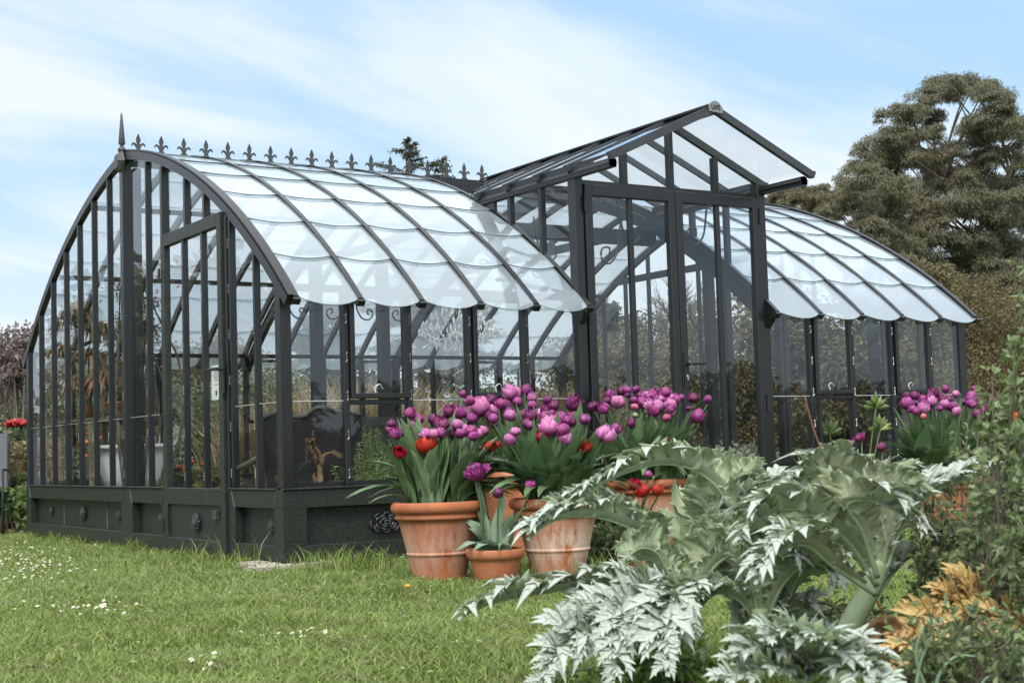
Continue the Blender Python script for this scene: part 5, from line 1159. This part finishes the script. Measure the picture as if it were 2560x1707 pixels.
m=MB();Q=np.array([[X[i],.02,Z[i]] for i in range(n)]);m.tube(Q,.016,8);m.tube(Q+np.array([0,-.012,-.045]),.006,6);m.build('carved_rail',CAR,t,smooth=True)
MB().bx(.05,Lx*.95,.051,.55,.24,.36).build('seat',SOFA,t,bevel=.02)
for x in (.08,Lx-.1):
    for y in (.03,.5):MB().bx(x-.025,x+.025,y-.02,y+.03,.008,.24).build('leg',CAR,t)
for s,x in ((-1,.0),(1,Lx-.04)):
    MB().tube(spline([(x,.05,.66),(x,.25,.62),(x,.45,.58),(x,.55,.5),(x,.55,.3)],16),.022,8).build('armrest',CAR,t,smooth=True)
# dried banana-like plant in front of the sofa
dq=onY(806,1200,.22);t=thing('dried_plant','withered brown leafed plant behind the corner glass pane','dried plant',(dq[0],.24,0));o_=np.array(t.location)
y2=.24;pp=lambda x,y,dy=0:onY(x,y,y2+dy)-o_
MB().tube(spline([(0,0,.05),pp(800,1210),pp(804,1150),pp(815,1135),pp(830,1130)],16),np.linspace(.025,.006,16),8).build('stem',DRY,t,smooth=True)
crumple(t,[pp(800,1170),pp(790,1130),pp(770,1100),pp(765,1145)],.055,1);crumple(t,[pp(802,1160),pp(785,1145),pp(772,1110),pp(790,1095)],.05,2);crumple(t,[pp(828,1130),pp(845,1140),pp(862,1150),pp(872,1160)],.04,3);crumple(t,[pp(795,1210),pp(785,1200),pp(787,1180)],.02,4)
MB().tube(spline([pp(790,1120),pp(784,1090),pp(781,1074)],8),.003,5).build('stalk',DRY,t)
# euphorbia and other potted things just inside
EUP=leafmat('euphorbia_leaf',(.20,.27,.075),(.26,.33,.10),(.13,.20,.055),(.40,.45,.20),.5,.5,.3,6)
def bottle(label,c,h,r,nst,m,name='euphorbia',ls=.035):
    t=thing(name,label,'potted plant',(c[0],c[1],0));mb=MB();sb=MB()
    for k in range(nst):
        a=RNG.uniform(0,6.28);q=r*math.sqrt(RNG.random());e=np.array([q*math.cos(a),q*math.sin(a),h*RNG.uniform(.65,1)*(1-.25*q/r)]);b=e*np.array([.35,.35,0]);Q=spline([b,e*.6+b*.3,e],12);sb.tube(Q,.004,4)
        n=150;u=RNG.random(n)*.75+.25;P=np.stack([np.interp(u*11,range(12),Q[:,i]) for i in range(3)],1);dd=unit(RNG.normal(size=(n,3)));leafset(mb,P,dd+np.array([0,0,.35]),ls*(.7+.5*RNG.random(n)),ls*.22,0,.1,.1)
    mb.build('leaves',m,t);sb.build('stems',TSTEM,t);return t
e=onY(935,1210,.35);bottle('yellow green feathery euphorbia behind the second front pane',(e[0],.40),.88,.30,60,EUP)
e=onY(2112,1160,.55);bottle('feathery pale euphorbia in a bowl behind the right window',(e[0],.5),.62,.2,16,leafmat('pale_euphorbia',(.24,.28,.12),(.30,.33,.16),(.17,.2,.08),(.42,.42,.26)))
e=onY(2110,1160,.45);pot('shallow_terracotta_bowl','shallow terracotta bowl inside under the right casement',(e[0],.30),.16,.10,.50,big=False,rim=.06)
FAT=leafmat('fatsia_leaf',(.11,.17,.035),(.16,.23,.06),(.08,.13,.025),(.25,.30,.11),.4,.35,.25,5)
def palm(label,tips,stemb,y,r,name='fatsia'):
    t=thing(name,label,'plant',(stemb,y,0));o_=np.array(t.location)
    for (px,py) in tips:
        c=onY(px,py,y)-o_;MB().tube(spline([(0,0,.02),c*np.array([.4,.4,.5]),c],10),.006,6).build('stem',EUP,t,smooth=True)
        mb=MB()
        for k in range(9):
            a=R(-100+25*k);d=np.array([math.sin(a),random.uniform(-.5,.1),math.cos(a)*.8+.25]);L_=r*random.uniform(.8,1.1);b=unit(np.cross(d,[0,1,0]))*.16*L_;d=unit(d)*L_
            mb.add([c,c+d*.35-b*.8,c+d*.7-b,c+d,c+d*.7+b,c+d*.35+b*.8,c+d*.5+[0,-.02,0]],[[[0,1,6],[1,2,6],[2,3,6],[3,4,6],[4,5,6],[5,0,6]]],0,random.random())
        mb.build('leaf',FAT,t)
x=onY(2080,1200,.35)[0];palm('glossy hand shaped leaf plant behind the right casement',[(2075,1085)],x,.3,.13)
x=onY(2180,1230,-.5)[0];palm('tall hand leaved plant on a thick pale stalk before the right windows',[(2200,1075),(2190,1020)],x,-.4,.13)
# chandelier
CR=bpy.data.materials.new('crystal');CR.use_nodes=True;CR.node_tree.nodes['Principled BSDF'].inputs['Transmission Weight'].default_value=.6;CR.node_tree.nodes['Principled BSDF'].inputs['Roughness'].default_value=.04;CR.node_tree.nodes['Principled BSDF'].inputs['Base Color'].default_value=(.95,.95,.95,1)
cc=onY(1142,815,W/2-.25);t=thing('chandelier','glittering crystal chandelier hanging from the ridge','chandelier',tuple(cc))
MB().tube([(0,0,.1),(0,0,HA-cc[2]-.12)],.004,5).build('chain',WIRE,t)
arms=MB()
for k in range(8):
    a=k*math.pi/4;c,s=math.cos(a),math.sin(a);arms.tube(spline([(0,0,-.05),(c*.12,s*.12,-.12),(c*.26,s*.26,-.06),(c*.30,s*.30,.04)],12),.005,5)
arms.build('arms',WIRE,t,smooth=True);m=MB()
for ring,(rr,zz_,n) in enumerate(((.30,.02,26),(.33,-.04,30),(.24,-.10,26),(.18,-.15,20),(.10,-.2,14),(.22,.10,18),(.12,.16,12))):
    for k in range(n):
        a=2*math.pi*k/n+ring;z=zz_-.02*random.random();x,y=rr*math.cos(a),rr*math.sin(a);s=random.uniform(.016,.028)
        m.add([[x,y,z+s*1.3],[x+s*.7,y,z],[x,y+s*.7,z],[x-s*.7,y,z],[x,y-s*.7,z],[x,y,z-s*1.8]],[[[0,1,2],[0,2,3],[0,3,4],[0,4,1],[5,2,1],[5,3,2],[5,4,3],[5,1,4]]])
o=m.build('crystals',CR,t);o['kind']='stuff'
# hanging dried bromeliad tower + flowering oleander through the gable
DRB=leafmat('dried_bromeliad_leaf',(.30,.19,.09),(.22,.10,.06),(.36,.26,.14),(.46,.33,.18),.5,.6,.2,8)
def straps(label,c,clumps,m,name,group=None):
    t=thing(name,label,'plant',tuple(c),0,group);mb=MB();st=MB();zs=[q[2] for q in clumps];st.tube(spline([(q[0],q[1],q[2]) for q in sorted(clumps,key=lambda q:q[2])],20),.02,6)
    for (x,y,z,r,n) in clumps:
        for k in range(int(n*1.6)):
            v=unit(RNG.normal(size=3));v[2]=abs(v[2])*.6;l=r*RNG.uniform(.6,1.2);P=spline([np.array([x,y,z]),np.array([x,y,z])+v*l*.6+[0,0,.05],np.array([x,y,z])+v*l+[0,0,-l*RNG.uniform(.1,.7)]],7)
            B=unit(np.cross(v,[0,0,1.]))*.024*r/.25;w_=np.interp(np.linspace(0,1,7),[0,.4,1],[1,.8,.05])[:,None];V=np.stack([P-B*w_,P+B*w_],1).reshape(-1,3);mb.add(V,[[[2*i,2*i+1,2*i+3,2*i+2] for i in range(6)]],0,random.random())
    mb.build('leaves',m,t);st.build('stem',BARK,t);return t
cx=onX(215,850,.45)
straps('tower of dried brown strap leaves hanging behind the left gable bars',(cx[0],cx[1],0),[(-.12,0,1.95,.26,60),(.0,.1,2.05,.24,60),(.12,0,1.85,.26,60),(-.2,.1,1.65,.24,50),(.05,0,1.6,.24,60),(.22,0,1.5,.26,60),(-.12,0,1.35,.22,50),(.14,.1,1.3,.22,50)],DRB,'dried_bromeliad')
cx=onX(262,905,.55)
straps('reddish spiky bromeliad on the shelf behind the gable bars',(cx[0],cx[1],0),[(0,0,1.35,.26,70),(.1,0,1.2,.2,40)],leafmat('reddish_strap',(.30,.08,.06),(.34,.15,.10),(.22,.12,.06),(.5,.25,.2)),'bromeliad')
OLE=leafmat('oleander_leaf',(.07,.085,.045),(.10,.11,.06),(.05,.06,.03),(.17,.16,.10));cx=onX(345,800,.8)
t=shrub('oleander','airy shrub with pink flowers rising behind the gable king post','shrub',(cx[0],cx[1]),.34,.3,2.55,20,2400,.055,OLE,stemn=24,z0=.45,wr=.2,shell=.1)
m=MB();Pp=RNG.normal(size=(60,3))*np.array([.22,.2,.3])+np.array([0,0,2.2]);leafset(m,np.repeat(Pp,4,0),RNG.normal(size=(240,3)),.022,.02);m.build('flowers',PM['p'],t)
# shelf table with pots near hanging plants
tc_=onX(245,1048,.55);t=thing('slatted_table','weathered slatted table behind the left gable bars','table',(tc_[0],tc_[1],0),R(90));WOOD=mat('weathered_wood',(.20,.15,.10),(.13,.10,.07),8,.8,.5,40,c3=(.27,.22,.16))
m=MB()
for k in range(5): m.bx(-.5,.5,-.25+k*.1,-.25+k*.1+.085,tc_[2]-.02,tc_[2])
m.build('table_top',WOOD,t)
for sx in(-1,1):
    for sy in(-1,1): MB().bx(sx*.46-.02,sx*.46+.02,sy*.2-.02,sy*.2+.02,.008,tc_[2]-.021).build('leg',WOOD,t)
for px,c_,lb in ((225,'dark clay pot on the slatted table below the hanging leaves',0),(285,'orange clay pot on the slatted table',1)):
    pass
for px,lb in ((225,'low clay pot at the left on the slatted table'),(290,'clay pot at the right on the slatted table')):
    q=onX(px,1040,.55);tt=thing('clay_pot',lb,'pot',(q[0],q[1],tc_[2]));MB().lathe([(0,0),(.06,0),(.085,.12),(.09,.12),(.09,.14),(.075,.14),(.07,.11),(0,.11)],(0,0,0),18).build('body',TERRA,tt,smooth=True);m=MB();n=120;leafset(m,RNG.normal(size=(n,3))*.05+np.array([0,0,.2]),RNG.normal(size=(n,3))+np.array([0,0,.8]),.06,.03);m.build('leaves',GRN,tt)
# bench with slats behind the euphorbia
by=1.3;b0=onY(880,1020,by);b1=onY(1030,1020,by);t=thing('slatted_bench','dark slatted bench back behind the euphorbia','bench',(b0[0],by,0));m=MB();Lb=b1[0]-b0[0]
m.bx(0,Lb,0,.03,.86,.93).bx(0,Lb,0,.03,.5,.54).build('rails',CAR,t)
for k in range(7): MB().bx(.03+k*(Lb-.1)/6,.07+k*(Lb-.1)/6,.005,.025,.541,.859).build('slat',CAR,t)
MB().bx(0,Lb,.03,.45,.4,.44).build('seat',CAR,t)
for x in (.0,Lb-.05):
    for y in (.0,.4):MB().bx(x,x+.05,y,y+.04,.008,.4 if y>0 else .5).build('leg',CAR,t)
# notice sheet on the gable door
PAPER=mat('paper',(.80,.80,.78),(.76,.76,.74),8,.7);pn=onX(540,960,.03);m=MB();n0=onX(529,915,.03);n1=onX(551,998,.03)
t=MB().bx(.027,.0285,n1[1],n0[1],n1[2],n0[2]).build('notice_sheet',PAPER);tag(t,'white printed notice sheet taped inside the gable door','notice')
m=MB();yy0,yy1=sorted((n1[1],n0[1]));
for k in range(7): z=n1[2]+(n0[2]-n1[2])*(.55+.055*k);m.bx(.0255,.0268,yy0+.02,yy1-.02-random.uniform(0,.05),z,z+.003)
m.bx(.0255,.0268,yy0+.05,yy0+.075,n1[2]+.03,n1[2]+.06);m.bx(.0255,.0268,yy0+.03,yy0+.09,n1[2]+.10,n1[2]+.104);m.build('print',RUB,t)
# ================================================================== LEFT EDGE: chair, planter, leaf litter
FAB=mat('grey_sling_fabric',(.115,.115,.13),(.09,.09,.10),40,.7,.3,200);cpt=at(-60,1355,14.3);t=thing('garden_chair','grey sling garden chair with black frame cut by the left edge','chair',(cpt[0],cpt[1],0),R(-20));d0=dep(cpt)
sc=d0/FPX;w2=.28
for x in (-w2,w2):
    MB().tube([(x,-.25,0),(x,-.25,.62)],.013,8).tube([(x,-.25,.62),(x,.25,.62)],.013,8).tube([(x,.25,.62),(x,.27,0)],.013,8).tube([(x,-.25,.22),(x,.26,.22)],.008,6).build('side_frame',RUB,t,smooth=True)
m=MB();Q=spline([(0,-.24,.42),(0,0,.40),(0,.2,.42),(0,.27,.6),(0,.34,.98)],16)
V=np.vstack([Q+[-w2+.01,0,0],Q+[w2-.01,0,0]]);m.add(V,[[[i,i+1,17+i-0,16+i] for i in range(15)]]);m.build('sling',FAB,t,smooth=True)
for x in (-w2+.01,w2-.01): MB().tube(Q+[x,0,0],.012,8).build('back_rail',RUB,t,smooth=True)
pp_=at(75,1100,15.6);WOODL=mat('planter_boards',(.24,.15,.085),(.17,.105,.06),6,.8,.4,40)
t=thing('raised_planter','wooden raised planter holding red tulips at the left edge','planter',(pp_[0],pp_[1],0),-YAW*.6)
zt=pp_[2]
for k in range(5): MB().bx(-.62,.42,-.2,-.175,zt*k/5+.004,zt*(k+1)/5-.004).bx(-.62,.42,.175,.2,zt*k/5+.004,zt*(k+1)/5-.004).build('board',WOODL,t)
for x in (-.62,.395): MB().bx(x,x+.025,-.1745,.1745,.0,zt-.01).build('end_board',WOODL,t)
MB().bx(-.59,.39,-.17,.17,zt-.1,zt-.05).build('soil',SOIL,t)
def simple_tulips(P,col,lab,grp,h=.26,sz=.06):
    for p in P:
        t=thing('tulip',lab,'tulip',tuple(p),random.uniform(0,6),grp);hh=h*random.uniform(.85,1.1)
        MB().tube([(0,0,0),(.01,0,hh)],.004,5).build('stem',TSTEM,t);bloom('cup',col,random.randrange(2),t,(.01,0,hh),sz,0,.2)
        for q in range(2): leaf_dup(random.choice([0,1,3]),t,(0,0,0),random.uniform(0,6.28),.7)
P=[at(random.uniform(20,66),random.uniform(1078,1092),15.5+random.uniform(-.1,.15)) for _ in range(20)]
simple_tulips([(p[0],p[1],zt-.05) for p in P],'r','red tulip in the wooden planter at the left edge','red tulips in the wooden planter',max(.2,float(np.mean([p[2] for p in P]))-zt+.05),.07)
for (x0,x1,y0,y1,d,n,c,lab) in ((120,260,1095,1110,17.5,10,'r','red tulip behind the left gable bars'),(180,270,1105,1130,17,8,'o','orange tulip behind the left gable bars'),(80,160,1150,1180,16.5,6,'o','low orange tulip behind the far left gable bars'),(640,690,1090,1130,12.5,6,'r','red tulip between the door post and the sofa'),(420,520,1160,1190,14.,5,'o','orange tulip seen through the gable door glass')):
    P=[at(random.uniform(x0,x1),random.uniform(y0,y1),d+random.uniform(-.3,.3)) for _ in range(n)]
    for p in P:
        z0=max(0.0,p[2]-.4);simple_tulips([(p[0],p[1],z0 if z0<.05 else 0)],c,lab,lab.replace('tulip ','tulips ',1),max(.15,p[2]-(z0 if z0<.05 else 0)),.06)
LIT=leafmat('fallen_leaf',(.26,.11,.06),(.33,.19,.11),(.18,.08,.05),(.42,.28,.18),.5,.7,.1,10)
P=np.array([gnd(random.gauss(15,50),random.gauss(1290,16)) for _ in range(2600)]);P[:,2]=RNG.random(len(P))*.05;m=MB();D_=RNG.normal(size=P.shape);D_[:,2]*=.35;leafset(m,P,D_,.05+.03*RNG.random(len(P)),.035,0,.2,.1);tag(m.build('leaf_litter',LIT),'dry reddish fallen leaves under the left chair','fallen leaves',kind='stuff')
shrub('leafy_plant','low bright leaved plant between the chair and the greenhouse','plant',tuple(at(45,1240,14.6)[:2]),.26,.25,.42,10,700,.09,leafmat('bright_broad_leaf',(.14,.22,.06),(.18,.27,.09),(.1,.17,.04),(.28,.34,.16)),stemn=8)
shrub('leafy_plant','dark low plant at the far left greenhouse corner','plant',tuple(at(70,1240,14.9)[:2]),.3,.2,.55,10,700,.08,GRN,stemn=8)
shrub('leafy_plant','white flowering perennial seen through the gable door','plant',tuple(at(410,1120,15.5)[:2]),.4,.3,1.1,14,1800,.05,leafmat('pale_flower_mix',(.20,.24,.12),(.45,.46,.40),(.13,.17,.07),(.6,.6,.55)),stemn=10)
shrub('leafy_plant','rusty low plant seen through the gable door','plant',tuple(at(510,1180,13.5)[:2]),.5,.3,.6,12,2000,.06,OCH,stemn=10)
shrub('leafy_plant','low sprawling green growth under the small right pot leaves','plant',tuple(at(1540,1400,8.1)[:2]),.3,.2,.22,12,1500,.045,GRN,stemn=8)
shrub('leafy_plant','dark leafy growth between the white streaked pot and the right pot','plant',tuple(at(1510,1370,8.9)[:2]),.35,.2,.36,12,2200,.05,GRN,stemn=8)
shrub('leafy_plant','bushy foliage of the bed beneath the right windows','plant',tuple(at(2110,1300,8.8)[:2]),.4,.3,.40,16,3000,.06,GRN,stemn=8)
shrub('white_flowering_plant','small white flowered bush seen low through the right porch door','plant',tuple(at(1850,1130,14.5)[:2]),.5,.3,.75,14,2600,.045,leafmat('white_flower_mix',(.17,.2,.09),(.3,.32,.22),(.1,.13,.05),(.6,.6,.5)),stemn=8)
